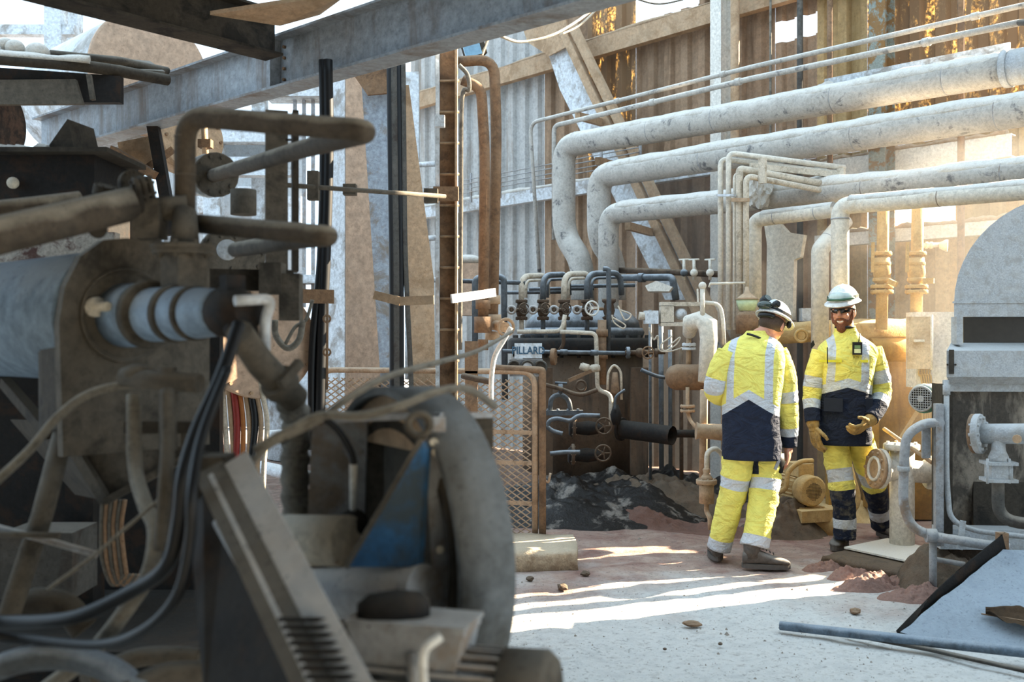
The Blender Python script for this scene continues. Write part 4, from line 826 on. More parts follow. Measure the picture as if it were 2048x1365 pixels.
lc = trayf(.22, .30); l1, l2 = V((.9, -.42, -.08)).normalized(), V((.35, .85, .3)).normalized()
part(lf, 'leaf_blade', MB().sheet(lambda a, b: lc+l1*((a-.5)*.36)+l2*((b-.5)*.17*math.sin(PI*min(1, max(.03, a)))**.7)+UP*(.03+.05*abs(b-.5)+.02*mnoise.noise(V((a*6, b*6, 0)))), 20, 12), dusty('dry_leaf', '#3a2a1c', '#1d140d', dust='#6b5740', top=.3, all_=.1, scale=20))
part(lf, 'leaf_stem', MB().tube([lc-l1*.2+UP*.03, lc+l1*.18+UP*.035], .004, 5), M_brown)
# tubes on the floor
solo('loose_tube', 'dusty steel tube lying on the floor at lower right', 'tube', MB().tube([F(1560, 1252, .03), P(2110, 1312, 4.55)], [.023, .026], 14), dusty('dusty_tube_blue', '#5d6d7c', '#3c4650', dust='#a9b4bd', top=.8, all_=.2, scale=10))
solo('loose_rod', 'thin dark rod lying on the floor beside the tube', 'rod', MB().tube([F(1690, 1268, .012), F(1860, 1300, .02), F(2110, 1356, .02)], .012, 8), M_steeld)
for i, (px, py, s) in enumerate(((1385, 1251, .028), (1710, 1226, .03), (1170, 1150, .03), (1125, 1178, .035), (1060, 1160, .025), (1440, 1290, .012), (1330, 1300, .01))):
    c = F(px, py, .0); mb = MB(); bmx = bmesh.new(); bmesh.ops.create_icosphere(bmx, subdivisions=2, radius=s)
    for v in bmx.verts: v.co = v.co*(1+.4*mnoise.noise(v.co*40+V((i, 0, 0)))); v.co.z *= .6; v.co.x *= (1.9 if i == 0 else 1)
    mb._add([c+v.co+UP*s*.3 for v in bmx.verts], [[v.index for v in f.verts] for f in bmx.faces]); bmx.free()
    solo('floor_stone', ['elongated brown fragment on the open floor', 'dark flake on the floor near the red dirt', 'pale lump near the kerb block', 'larger pale lump below the kerb block', 'small lump left below the kerb block', 'tiny dark chip on the bright floor, right one', 'tiny dark chip on the bright floor, left one'][i], 'stone', mb, M_brown if i in (0, 1) else M_rubble)

# ================================================================== OCHRE EQUIPMENT BEHIND THE WORKERS
t = thing('pump_motor', 'ochre dust coated electric motor with round fan cover behind the workers', 'motor', F(1605, 1040))
c0_ = P(1628, 984, 7.75); ax_ = (P(1568, 968, 8.15)-c0_).normalized()
part(t, 'fan_cover', MB().lathe(c0_, ax_, [(0, S(27, 7.8)), (.02, S(31, 7.8)), (.1, S(31, 7.8)), (.13, S(29, 7.8))], 26), M_ochre)
body = MB().lathe(c0_+ax_*.12, ax_, [(0, S(27, 7.8)), (.3, S(27, 7.8)), (.34, S(22, 7.8))], 24); part(t, 'stator', body, M_ochre)
gx, gy = frame(ax_)
for k in range(22):
    a = 2*PI*k/22; d_ = gx*math.cos(a)+gy*math.sin(a); part(t, 'cooling_fin', MB().bar(c0_+ax_*.13+d_*S(29, 7.8), c0_+ax_*.4+d_*S(29, 7.8), .005, .02, d_), M_ochre)
mb = MB()
for i in range(-6, 7):
    for j in range(-6, 7):
        if i*i+j*j < 38: mb.cyl(c0_-ax_*.003+gx*(i*S(2.8, 7.8))+gy*(j*S(2.8, 7.8)), c0_+ax_*.004+gx*(i*S(2.8, 7.8))+gy*(j*S(2.8, 7.8)), S(.9, 7.8), seg=5)
part(t, 'fan_holes', mb, M_fored, kind='stuff')
part(t, 'terminal_box', MB().box(P(1598, 938, 7.95), (.2, .14, .1), (ax_, UP.cross(ax_).normalized(), UP)), M_ochre); part(t, 'foot', MB().box(P(1600, 1012, 7.95), (.34, .22, .03), (ax_, UP.cross(ax_).normalized(), UP)), M_ochre)
solo('flex_conduit', 'looped ochre conduit over the dusty pump motor', 'conduit', MB().tube(spline([P(1560, 985, 7.8), P(1572, 975, 7.75), P(1577, 945, 7.75), P(1600, 925, 7.75), P(1625, 922, 7.8)]), S(5, 7.8), 8), M_ochre)
solo('flex_conduit', 'looped ochre hose between the legs of the front-facing worker', 'hose', MB().tube(spline([P(1700, 930, 7.9), P(1708, 960, 7.85), P(1716, 990, 7.85), P(1712, 1015, 7.85), P(1690, 1030, 7.9)]), S(5, 7.9), 8), M_ochre)
t = thing('pump_plinth', 'dusty ochre concrete plinth with steel base under the pump motor', 'plinth', F(1600, 1062))
pz = [F(1545, 1062), F(1668, 1070), F(1690, 1030), F(1580, 1026)]
for p in pz: p.z = -.02
part(t, 'concrete_base', slab(pz, .15), M_ochre); part(t, 'steel_base', MB().box(P(1610, 1026, 7.85), (.34, .28, .09), (ax_, UP.cross(ax_).normalized(), UP)), M_ochre)
c = F(1590, 1075); mound('rubble_bank', 'dark brown dirt bank under the pump plinth', 'rubble', c.x, c.y+.2, .5, .3, .17, M_rubble, 0, seed=51, n=36, rough=1.0)
c = F(1740, 1045); mound('rubble_bank', 'ochre debris heap behind the front-facing worker', 'rubble', c.x, c.y+.25, .4, .25, .14, M_ochre, 0, seed=57, n=36, rough=1.0)
YO = 8.35
t = thing('ochre_tank', 'tall ochre steel tank behind the front-facing worker', 'tank', V((P(1830, 900, YO+.4).x, YO+.4, 0))); tq = P(1815, 900, YO+.4)
part(t, 'shell', MB().lathe(V((tq.x, tq.y, 0)), UP, [(0.0, .40), (CAM_H-(700-CY)/FPX*YO, .40), (CAM_H-(690-CY)/FPX*YO, .33)], 28), M_ochred)
part(t, 'support_leg', MB().box(P(1665, 930, YO)+UP*.0, (.09, .09, 1.0)), M_ochred); part(t, 'support_leg', MB().box(P(1742, 800, YO)+UP*-.3, (.10, .10, 1.2)), M_ochred)
part(t, 'diagonal_stay', MB().bar(P(1786, 900, YO-.1), P(1846, 806, YO-.1), .04, .02), M_ochre)
t = thing('ochre_header', 'thick ochre dust coated header pipe behind the workers', 'pipe', P(1650, 700, 8.0)); part(t, 'header', MB().tube([P(1520, 672, 8.3), P(1640, 662, 8.1), P(1815, 660, 8.1)], S(21, 8.1), 18), M_ochre); lump_dust(t, [P(1520, 672, 8.3), P(1815, 660, 8.1)], S(21, 8.1), M_ochre, h=.03)
part(t, 'lower_header', MB().tube([P(1740, 700, 8.05), P(1815, 700, 8.05)], S(24, 8.05), 18), M_ochred); part(t, 'valve_ring', MB().torus(P(1603, 672, 7.95), V((-.4, -1, 0)), S(12, 8), S(3, 8), 20, 6), M_ochre); part(t, 'valve_stub', MB().cyl(P(1603, 672, 7.95), P(1625, 668, 8.1), S(8, 8)), M_ochre)
for i, px in enumerate((1763, 1832)):
    Yk = 8.0-i*.15
    t = thing('valve_stack', ['left', 'right'][i]+' ochre coated valve stack on its upright pipe above the tank', 'valve', P(px, 660, Yk))
    part(t, 'upright_pipe', MB().tube([P(px+4, 385, Yk), P(px, 660, Yk)], S(11.5, Yk), 16), M_ochre)
    for py, r in ((508, 19), (528, 17), (560, 18), (574, 22), (584, 22)): part(t, 'flange', MB().flange(P(px+1, py, Yk), UP, S(r, Yk), S(7, Yk), 6 if r > 18 else 0), M_ochre)
    part(t, 'valve_barrel', MB().lathe(P(px+1, 566, Yk), UP, [(0, S(15, Yk)), (S(20, Yk), S(17, Yk)), (S(50, Yk), S(15, Yk))], 16), M_ochre); part(t, 'lever', MB().bar(P(px+14, 562, Yk-.1), P(px+30+6*i, 570-8*i, Yk-.15), .03, .04), M_ochre)
    part(t, 'indicator', MB().bar(P(px-17, 485, Yk-.1), P(px-18, 545, Yk-.1), .02, .02, V((0, 1, 0))), M_ochre)
t = thing('spray_valve', 'small pale valve with round cap poking right of the valve stacks', 'valve', P(1880, 500, 8.2)); part(t, 'arm', MB().tube([P(1840, 492, 8.2), P(1885, 490, 8.2)], S(5, 8.2), 8), M_insulw); part(t, 'cap', MB().lathe(P(1878, 491, 8.2), V((1, -.5, -.1)), [(0, S(6, 8.2)), (S(12, 8.2), S(12, 8.2)), (S(16, 8.2), S(12, 8.2))], 14), M_insulw)
for dx in (1853, 1862): part(t, 'ring', MB().flange(P(dx, 491, 8.2), V((1, 0, 0)), S(7, 8.2), S(5, 8.2)), M_insulw)
t = thing('control_cabinet', 'dusty control cabinet with lift-off door left of the grey hood', 'cabinet', P(1860, 800, 7.7)); part(t, 'cabinet_body', MB().box(P(1868, 700, 7.8), (S(92, 7.8), .2, S(150, 7.8))), M_white); dr = part(t, 'door', MB().box(P(1839, 686, 7.62), (S(47, 7.62), .05, S(104, 7.62))), dusty('cabinet_door_dust', '#cbb79a', '#9a7c58', dust='#e6d8c2', scale=5, all_=.3, stain_lo=.45, stain_hi=.65)); part(dr, 'handle', MB().box(P(1838, 682, 7.58), (S(20, 7.6), .02, S(5, 7.6))), M_white); part(dr, 'hinge_edge', MB().cyl(P(1863, 630, 7.6), P(1863, 740, 7.6), S(3, 7.6), seg=8), M_white)
for i in range(5): solo('cabinet_cable', ['first', 'second', 'third', 'fourth', 'fifth'][i]+' cable from the left below the control cabinet', 'cable', MB().tube(spline([P(1840+5.2*i, 733, 7.7), P(1838+5.2*i, 750, 7.7), P(1844+4.6*i, 765, 7.7), P(1846+4.4*i, 900, 7.8)]), S(2.2, 7.7), 6), M_ochre)
solo('electric_box', 'small pale blue switch box on the far wall behind the helmeted workers', 'box', MB().box(P(1612, 630, 8.4), (S(22, 8.4), .1, S(26, 8.4))), M_pale)
t = thing('lantern_vessel', 'small glass lantern shaped sight vessel behind the rear-view worker', 'vessel', P(1492, 660, 7.7))
part(t, 'cap', MB().lathe(P(1494, 600, 7.7), UP, [(0, S(24, 7.7)), (S(5, 7.7), S(18, 7.7)), (S(14, 7.7), S(6, 7.7)), (S(26, 7.7), S(3, 7.7))], 18), M_tan); part(t, 'glass', MB().lathe(P(1494, 622, 7.7), UP, [(0, S(15, 7.7)), (S(12, 7.7), S(20, 7.7)), (S(22, 7.7), S(22, 7.7))], 18), plain('pale_green_glass', '#b9c9a0', .2, spec=.6)); part(t, 'base', MB().lathe(P(1494, 668, 7.7), UP, [(0, S(22, 7.7)), (S(36, 7.7), S(22, 7.7)), (S(44, 7.7), S(14, 7.7))], 18), M_brown)
# ================================================================== MESH FENCE AND KERB
t = thing('mesh_fence', 'tan expanded metal fence panel with rounded tube frame', 'fence', F(900, 1100))
fr = F(1070, 1100); fl_ = V((P(640, 682, 7.6).x, 7.6, 0)); fz1 = 1.28; fdir = (fl_-fr).normalized(); fn_ = UP.cross(fdir).normalized(); FL = (fl_-fr).length
part(t, 'top_rail', MB().tube([fr+UP*.02, fr+UP*fz1, fl_+UP*fz1, fl_+UP*.02], .022, 12, .12), M_mesh)
part(t, 'end_post', MB().tube([fr-fdir*.055+UP*0, fr-fdir*.055+UP*(fz1+.01)-fn_*0, fr-fdir*.02+UP*(fz1+.012)+fn_*.0, fr+fdir*.3+UP*(fz1+.025)], .026, 12, .09), M_brown)
for zz in (.62, .84, .33): part(t, 'cross_bar', MB().bar(fr+UP*zz, fl_+UP*zz, .02, .03), M_mesh)
mb = MB(); dw, dh = .068, .046; h0, h1 = .06, fz1-.06; nst = int(FL/dw)+int((h1-h0)/dh*1)+2
for fam in (1, -1):
    slope = dh/dw; k0 = -int((h1-h0)/slope/dw)-1
    for k in range(-40, int(FL/dw)+42):
        s0 = k*dw; pts = []                         # strand: s = s0 + fam*(z-h0)/slope
        za, zb = h0, h1
        def sz(zv): return s0+fam*(zv-h0)/slope
        lo, hi = .03, FL-.03
        # clip
        cand = sorted([za, zb, h0+(lo-s0)*slope*fam, h0+(hi-s0)*slope*fam]); seg = [c_ for c_ in cand if za-1e-6 <= c_ <= zb+1e-6 and lo-1e-4 <= sz(c_) <= hi+1e-4]
        if len(seg) < 2 or seg[-1]-seg[0] < .02: continue
        p, q = fr+fdir*sz(seg[0])+UP*seg[0], fr+fdir*sz(seg[-1])+UP*seg[-1]
        mb.bar(p+fn_*.004*fam, q+fn_*.004*fam, .007, .013, fn_)
part(t, 'expanded_mesh', mb, M_mesh, kind='stuff')
solo('fence_hook', 'small bent hook welded on the fence post', 'hook', MB().tube([F(1080, 1100)+UP*.62+V((.03, 0, 0)), F(1080, 1100)+UP*.50+V((.03, 0, 0)), F(1080, 1100)+UP*.48+V((.06, 0, 0)), F(1080, 1100)+UP*.55+V((.075, 0, 0))], .009, 8, .03), M_mesh)
kb = [F(960, 1142), F(1158, 1138), F(1150, 1104), F(980, 1100)]
for p in kb: p.z = -.02
solo('kerb_block', 'rough concrete kerb block under the mesh fence', 'kerb', slab(kb, .14, .025), dusty('rough_tan_concrete', '#b39d80', '#8b745a', dust='#d3c2a9', scale=9, bump=1.0))

# loose grit over the floor: far too many to count
mb = MB(); rg = random.Random(5)
for k in range(700):
    px, py = rg.uniform(1010, 1900), 985+380*rg.random()**.8; c = F(px, py, 0)
    if c.y > 9.2: continue
    s_ = rg.uniform(.003, .008)*(2.2 if rg.random() < .08 else 1); a = rg.uniform(0, PI)
    q = [V((math.cos(a+b)*s_*rg.uniform(.6, 1.3), math.sin(a+b)*s_*rg.uniform(.6, 1.3), -.004)) for b in (0, 1.6, 3.1, 4.7)]; z0 = ground_h(c.x, c.y)
    c.z = z0; tp = c+V((0, 0, s_*rg.uniform(.5, 1.0)))
    mb._add([c+q[0], c+q[1], c+q[2], c+q[3], tp], [[0, 1, 4], [1, 2, 4], [2, 3, 4], [3, 0, 4]])
solo('floor_grit', 'fine grit and crumbs strewn over the open floor', 'grit', mb, dusty('grit', '#94887b', '#5a4d43', dust='#b3aa9e', top=.5, all_=.2, scale=30), kind='stuff')
# ================================================================== THE TWO WORKERS
def remeshed(mb, vox, smooth=2, name='tmp'):
    me = mb.mesh(name); o = bpy.data.objects.new(name, me); COL.objects.link(o)
    r = o.modifiers.new('r', 'REMESH'); r.mode = 'VOXEL'; r.voxel_size = vox; r.use_smooth_shade = True
    if smooth: s_ = o.modifiers.new('s', 'SMOOTH'); s_.iterations = smooth; s_.factor = .5
    dg = bpy.context.evaluated_depsgraph_get(); out = bpy.data.meshes.new_from_object(o.evaluated_get(dg))
    bpy.data.objects.remove(o); bpy.data.meshes.remove(me); return out
def mpart(parent, name, me, mat, label=None):
    org = ORG[parent.name]
    me.transform(Matrix.Translation(-org)); me.materials.clear()
    for m_ in (mat if isinstance(mat, (list, tuple)) else [mat]): me.materials.append(m_)
    o = bpy.data.objects.new(name, me); COL.objects.link(o); o.parent = parent; ORG[o.name] = org
    if label: o['label'] = label
    return o
def loft(parent, name, rings, attrs, mat, cap=True):
    """rings of points with two float attributes per ring point"""
    n = len(rings[0]); mb = MB(); mb.rings(rings, cap, cap)
    o = part(parent, name, mb, mat)
    for key in ('sa', 'sb'):
        at = o.data.attributes.new(key, 'FLOAT', 'POINT'); at.data.foreach_set('value', [attrs[i][k][0 if key == 'sa' else 1] for i in range(len(rings)) for k in range(n)])
    return o
YEL, NAVY, REFL = lin('#ece070'), lin('#151c2e'), lin('#b4b9be')
def hv_mat(name, kind, p):
    g = G(name); sa, sb = g.attr('sa'), g.attr('sb')
    def band(v, a, b): return g.math('MULTIPLY', g.math('GREATER_THAN', v, a), g.math('LESS_THAN', v, b))
    n = g.noise(18, 5, .6); n2 = g.noise(90, 3, .6)
    yel = g.mix(g.rng(n, .3, .75), YEL, tuple(x*.82 for x in YEL[:3])+(1,)); navy = g.mix(g.rng(n, .3, .7), NAVY, lin('#20283a')); refl = g.mix(g.rng(n2, .3, .7), REFL, lin('#c9cdd0'))
    if kind == 'torso':
        x = g.math('ABSOLUTE', sa); zc = g.math('ADD', sb, g.math('MULTIPLY', x, p['slope']))   # sa lateral m, sb height m
        isn = g.math('LESS_THAN', zc, p['z']-.03); bnd = band(zc, p['z']-.03, p['z']+.035)
        st = g.math('MULTIPLY', band(g.math('ABSOLUTE', g.math('SUBTRACT', x, p['x'])), -1, .027), g.math('GREATER_THAN', zc, p['z']))
        col = g.mix(isn, yel, navy); col = g.mix(g.math('MAXIMUM', bnd, st), col, refl); rf = g.math('MAXIMUM', bnd, st)
    elif kind == 'sleeve':
        rf = g.math('MAXIMUM', band(sa, *p['b1']), band(sa, *p['b2'])); col = g.mix(g.math('GREATER_THAN', sa, p['cuff']), yel, navy); col = g.mix(rf, col, refl)
    else:
        rf = g.math('MAXIMUM', band(sa, *p['b1']), band(sa, *p['b2'])); col = yel
        nv = g.math('GREATER_THAN', sa, p['end'])
        if 'knee' in p: nv = g.math('MAXIMUM', nv, g.math('MULTIPLY', band(sa, *p['knee']), band(sb, *p['kang'])))
        if 'side' in p: nv = g.math('MAXIMUM', nv, g.math('MULTIPLY', band(sa, *p['side']), band(sb, *p['sang'])))
        col = g.mix(nv, col, navy); col = g.mix(rf, col, refl)
        if p.get('dirt'): col = g.mix(g.math('MULTIPLY', g.rng(n, .5, .7), g.rng(sa, .3, .9, .1, .7)), col, lin('#8d8468'))
    g.set(g.bsdf.inputs['Base Color'], col); g.set(g.bsdf.inputs['Roughness'], g.rng(rf, 0, 1, .85, .4)); g.bsdf.inputs['Specular IOR Level'].default_value = .3
    n3 = g.noise(6.5, 3, .55, g.scaled((1, 1, 1.7)), 1.6); g.bump(g.math('ADD', g.math('MULTIPLY', n3, 2.2), g.math('ADD', g.math('MULTIPLY', n, .5), g.math('MULTIPLY', n2, .1))), .55, .035); return g.m
M_skin = plain('skin_ruddy', '#c98f75', .5, spec=.35, var=.08, scale=40)
M_hair = plain('beard_auburn', '#6d3f26', .7, var=.4, scale=120)
M_hairg = plain('hair_short_brown', '#4b3b31', .8, var=.3, scale=150)
M_helm = dusty('helmet_white', '#d8dbdc', '#b3b2ac', dust='#dcdcd8', top=.4, all_=.1, scale=10, rough=.4, bump=.1)
M_goggle = plain('goggle_lens_green', '#2f3b33', .12, spec=.7)
M_lensc = plain('goggle_lens_clear', '#a9b8b4', .15, spec=.7)
M_blackp = plain('black_plastic', '#141516', .4)
M_glove = dusty('leather_glove', '#a8833f', '#6f5527', dust='#cdb98f', top=.5, all_=.35, scale=22)
M_boot = dusty('boot_leather', '#4c443d', '#2a2521', dust='#a09a92', top=.6, all_=.2, scale=14, rough=.5)
M_sole = plain('boot_sole', '#57514b', .8)
M_teeth = plain('teeth', '#d9d2c4', .4)
def torso(parent, name, rows, Y, lat, fwd, mat, seg=36, seed=0):
    cl = [(P(cx, py, Y+(dy)), hw*Y/FPX/max(.6, abs(lat.x)), hd) for (py, cx, hw, hd, dy) in rows]
    # resample
    N = 46; rings = []; at = []
    for i in range(N+1):
        f = i/N*(len(cl)-1); k = min(int(f), len(cl)-2); u = f-k
        def cr(a, b, c, d): return .5*((2*b)+(c-a)*u+(2*a-5*b+4*c-d)*u*u+(3*b-a-3*c+d)*u**3)
        g_ = lambda j: cl[max(0, min(len(cl)-1, j))]
        c = cr(g_(k-1)[0], g_(k)[0], g_(k+1)[0], g_(k+2)[0]); hw = cr(g_(k-1)[1], g_(k)[1], g_(k+1)[1], g_(k+2)[1]); hd = cr(g_(k-1)[2], g_(k)[2], g_(k+1)[2], g_(k+2)[2])
        ring = []; ar = []
        for s_ in range(seg):
            a = 2*PI*s_/seg; ca, sa_ = math.cos(a), math.sin(a); e = 2/2.5
            x = hw*math.copysign(abs(ca)**e, ca); y = hd*math.copysign(abs(sa_)**e, sa_)
            wr = 1+.035*mnoise.noise(V((math.cos(a)*1.6+seed, math.sin(a)*1.6+c.z*6, seed)))+.030*mnoise.noise(V((math.cos(a)*3.5+c.z*5, math.sin(a)*3.5, c.z*14+seed+4)))+.012*mnoise.noise(V((math.cos(a)*7, math.sin(a)*7+c.z*8, c.z*30+seed)))
            p = c+lat*(x*wr)+fwd*(y*wr); ring.append(p); ar.append((x, p.z))
        rings.append(ring); at.append(ar)
    return loft(parent, name, rings, at, mat)
def limb(parent, name, pts, rad, mat, ref, seg=22, N=34, seed=0, wrk=.10, flat=1.0):
    path = spline(pts, 12); L = [0]
    for a, b in zip(path[:-1], path[1:]): L.append(L[-1]+(b-a).length)
    tot = L[-1]; rings = []; at = []; nr = len(rad)
    for i in range(len(path)):
        t_ = L[i]/tot; f = t_*(nr-1); k = min(int(f), nr-2); u = f-k; r = rad[k]*(1-u)+rad[k+1]*u
        d = (path[min(i+1, len(path)-1)]-path[max(i-1, 0)]).normalized(); x = (ref-d*ref.dot(d)).normalized(); y = d.cross(x)
        ring = []; ar = []
        for s_ in range(seg):
            a = 2*PI*s_/seg; kn = math.exp(-((t_-.52)/.16)**2)
            wr = 1+wrk*(.6*mnoise.noise(V((a*1.2, t_*9, seed)))+(.7+.8*kn)*.6*mnoise.noise(V((a*1.1+t_*5, t_*24, seed+9)))+.3*mnoise.noise(V((math.cos(a)*3, math.sin(a)*3, t_*40+seed))))
            ring.append(path[i]+(x*math.cos(a)+y*math.sin(a)*flat)*r*wr); ar.append((t_, math.degrees(a)))
        rings.append(ring); at.append(ar)
    return loft(parent, name, rings, at, mat)
def hand(mb, wrist, d, pn, side, s=1.0, curl=.6, spread=.12):
    """palm plus five fingers; d: wrist to knuckles, pn: palm normal, side: toward the thumb"""
    d = d.normalized(); side = (side-d*side.dot(d)).normalized(); pn = (pn-d*pn.dot(d)-side*pn.dot(side)).normalized()
    mb.ball(wrist+d*.045*s, (.041*s, .05*s, .018*s), 14, 10, (side, d, pn)); mb.tube([wrist-d*.05*s, wrist+d*.03*s], [.026*s, .027*s], 12)
    for i, (o, l, r) in enumerate(((.030, .078, .0095), (.010, .086, .0098), (-.011, .08, .0095), (-.031, .064, .0085))):
        p = wrist+d*(.083-.004*abs(i-1.2))*s+side*o*s; q = [p-d*.025*s, p]; ang = 0; dd = d+side*(o*spread*6)
        for f_, kk in ((.45, .55), (.32, 1.0), (.23, .8)):
            ang += curl*kk; nd = (dd.normalized()*math.cos(ang)+pn*math.sin(ang)).normalized(); p = p+nd*l*f_*s; q.append(p)
        mb.tube(q, [r*1.1*s, r*1.1*s, r*s, r*.95*s, r*.78*s], 10)
    p = wrist+d*.025*s+side*.03*s; q = [p-side*.015*s, p]
    for f_, (cs_, sn_) in ((.42, (.75, .25)), (.32, (.5, .45)), (.26, (.15, .75))):
        p = p+(side*cs_+d*.65+pn*sn_*curl).normalized()*.068*f_*2.0*s*.62; q.append(p)
    mb.tube(q, [.013*s, .0125*s, .0115*s, .0105*s, .0085*s], 10)
def boot(parent, ankle, heel_ground, d, s=1.0, lab=None):
    d = V((d.x, d.y, 0)).normalized(); sd_ = UP.cross(d); g0 = V((heel_ground.x, heel_ground.y, 0)); mb = MB(); rings = []
    for t_, w_, h0, h1 in ((-.03, .020, .03, .06), (-.025, .036, .025, .10), (.02, .042, .025, .125), (.08, .044, .025, .118), (.13, .047, .025, .095), (.18, .052, .025, .078), (.23, .048, .025, .066), (.262, .034, .027, .052), (.272, .012, .03, .042)):
        c = g0+d*t_*s; ring = []
        for k in range(16):
            a = 2*PI*k/16; ring.append(c+sd_*(w_*s*math.copysign(abs(math.cos(a))**.75, math.cos(a)))+UP*((h0+h1)/2+(h1-h0)/2*math.copysign(abs(math.sin(a))**.8, math.sin(a)))*s)
        rings.append(ring)
    mb.rings(rings); mb.tube([g0+d*.035*s+UP*.07*s, g0+d*.03*s+UP*.12*s, V((ankle.x, ankle.y, max(ankle.z, .19)))], [.052*s, .053*s, .060*s], 16)
    b = part(parent, 'boot', mb, M_boot, lab)
    mb = MB(); out = []
    for k in range(24):
        a = 2*PI*k/24; l_ = .12+.155*math.cos(a); w_ = .053*math.sin(a)*(1+.12*math.cos(a)); out.append(g0+d*l_*s+sd_*w_*s+UP*.002)
    mb.prism(out, UP*.03*s); part(b, 'sole', mb, M_sole)
    mb = MB()
    for k in range(4):
        c = g0+d*(.10+.022*k)*s+UP*(.128-.011*k)*s; mb.tube([c-sd_*.024*s, c+UP*.006, c+sd_*.024*s], .0035, 5)
    part(b, 'laces', mb, M_blackp, kind='stuff'); return b
def axes(f, up):
    f = V(f).normalized(); u = (V(up)-f*V(up).dot(f)).normalized(); return f, u, u.cross(f)      # forward, up, left
def helmet(parent, c, hf, hu, hl):
    def pt(a, e, k=1.0): return c+(hf*(.132*math.cos(a))+hl*(.106*math.sin(a)))*math.cos(e)*k+hu*(.118*math.sin(e)*k)
    mb = MB(); rings = []; n = 36
    for i in range(13):
        e = PI/2*i/12; rr = []
        for k in range(n):
            a = 2*PI*k/n; kk = 1+.03*math.exp(-(math.sin(a)/.18)**2)*math.sin(2*min(e, PI/4)); rr.append(pt(a, min(e, PI/2-.02), kk))
        rings.append(rr)
    mb.rings(rings, False, True)
    sh = part(parent, 'helmet', mb, M_helm, label='white hard hat')
    mb = MB(); r1 = []; r2 = []; r3 = []; r4 = []
    for k in range(n):
        a = 2*PI*k/n; fr_ = max(0, math.cos(a))**2; o = .016+.034*fr_; p = pt(a, 0); od = (hf*math.cos(a)*.9+hl*math.sin(a)).normalized()
        r1.append(p+hu*.006); r2.append(p+od*o-hu*(.006+.014*fr_)); r3.append(p+od*o-hu*(.013+.014*fr_)); r4.append(p-hu*.012-od*.004)
    mb.rings([r1, r2, r3, r4], False, False); part(sh, 'brim', mb, M_helm)
    return sh, pt
def base_body(parent, head_c, hf, hu, hl, neck, spine, arms, legs, hands, mats, ear=True):
    mb = MB(); hc = head_c
    mb.ball(hc+hu*.02-hf*.012, (.096, .078, .105), 20, 14, (hf, hl, hu))                       # skull
    mb.ball(hc-hu*.045+hf*.028, (.062, .060, .072), 18, 12, (hf, hl, hu))                    # face and jaw
    mb.ball(hc-hu*.095+hf*.062, (.028, .03, .024), 12, 8, (hf, hl, hu))                      # chin
    mb.tube([hc+hf*.078+hu*.022, hc+hf*.098-hu*.008, hc+hf*.107-hu*.028], [.009, .0115, .0145], 10)     # nose
    for s_ in (-1, 1):
        mb.ball(hc+hf*.078-hu*.030+hl*.013*s_, (.012, .009, .009), 8, 6, (hf, hl, hu))       # nostril
        mb.ball(hc+hf*.062-hu*.028+hl*.036*s_, (.024, .02, .02), 10, 8, (hf, hl, hu))        # cheek
        mb.ball(hc+hf*.066+hu*.022+hl*.032*s_, (.022, .026, .010), 10, 6, (hf, hl, hu))      # brow
        mb.ball(hc-hf*.008-hu*.018+hl*.079*s_, (.018, .009, .032), 10, 8, ((hf*.85-hu*.2).normalized(), hl, hu))   # ear
    mb.ball(hc+hf*.081-hu*.062, (.014, .024, .006), 10, 6, (hf, hl, hu)); mb.ball(hc+hf*.079-hu*.075, (.014, .021, .007), 10, 6, (hf, hl, hu))   # lips
    mb.tube([hc-hu*.06-hf*.02, neck, spine[0]], [.055, .058, .07], 14)
    mb.tube(spine, [.08]+[.095]*(len(spine)-2)+[.095], 14)
    for q in arms: mb.tube([spine[0]-UP*.03, q[0]-UP*.045, q[1], q[2]], [.05, .04, .038, .028], 12)
    for q in legs: mb.tube([spine[-1]]+list(q), [.07, .06, .05, .04], 12)
    for h_ in hands: hand(mb, *h_)
    me = remeshed(mb, .0055, 2); return mpart(parent, 'body', me, mats)
def tag_strip(parent, name, pts, wd, mat, up): 
    mb = MB()
    for a, b in zip(pts[:-1], pts[1:]): mb.bar(a, b, .004, wd, up)
    return part(parent, name, mb, mat)

# ---------------- worker seen from behind
YA = 6.72
def A_(px, py, dy=0.0): return P(px, py, YA+dy)
fA = V((.33, .94, 0)).normalized(); lA = UP.cross(fA).normalized()
man = thing('person', 'worker seen from behind in yellow and navy jacket, goggles on helmet', 'person', V((A_(1480, 1130).x, 6.68, 0)))
jk = torso(man, 'jacket', [(918, 1503, 54, .15, 0), (890, 1503, 55, .155, 0), (850, 1502, 53, .15, 0), (810, 1502, 54, .15, 0), (770, 1503, 58, .155, 0), (735, 1504, 61, .155, .01), (708, 1505, 61, .145, .02), (690, 1507, 53, .125, .03), (679, 1509, 40, .1, .04), (671, 1512, 25, .08, .05), (662, 1515, 20, .07, .06)], YA, lA, fA, hv_mat('hivis_back', 'torso', dict(z=CAM_H-(792-CY)/FPX*YA+.012, slope=.62, x=.125)), seed=2)
limb(man, 'sleeve', [A_(1552, 703), A_(1567, 745), A_(1574, 800, .02), A_(1577, 850, .03), A_(1578, 893, .05)], [S(22, YA), S(24, YA), S(22, YA), S(20, YA), S(16, YA)], hv_mat('hivis_sleeve_a', 'sleeve', dict(b1=(.42, .54), b2=(.80, .885), cuff=.885)), fA, seed=3)
limb(man, 'sleeve', [A_(1455, 705), A_(1437, 745, -.01), A_(1430, 782, .03), A_(1448, 792, .2), A_(1478, 775, .36)], [S(21, YA), S(22, YA), S(21, YA), S(19, YA), S(15, YA)], hv_mat('hivis_sleeve_b', 'sleeve', dict(b1=(.27, .38), b2=(.80, .88), cuff=.88)), fA, seed=5)
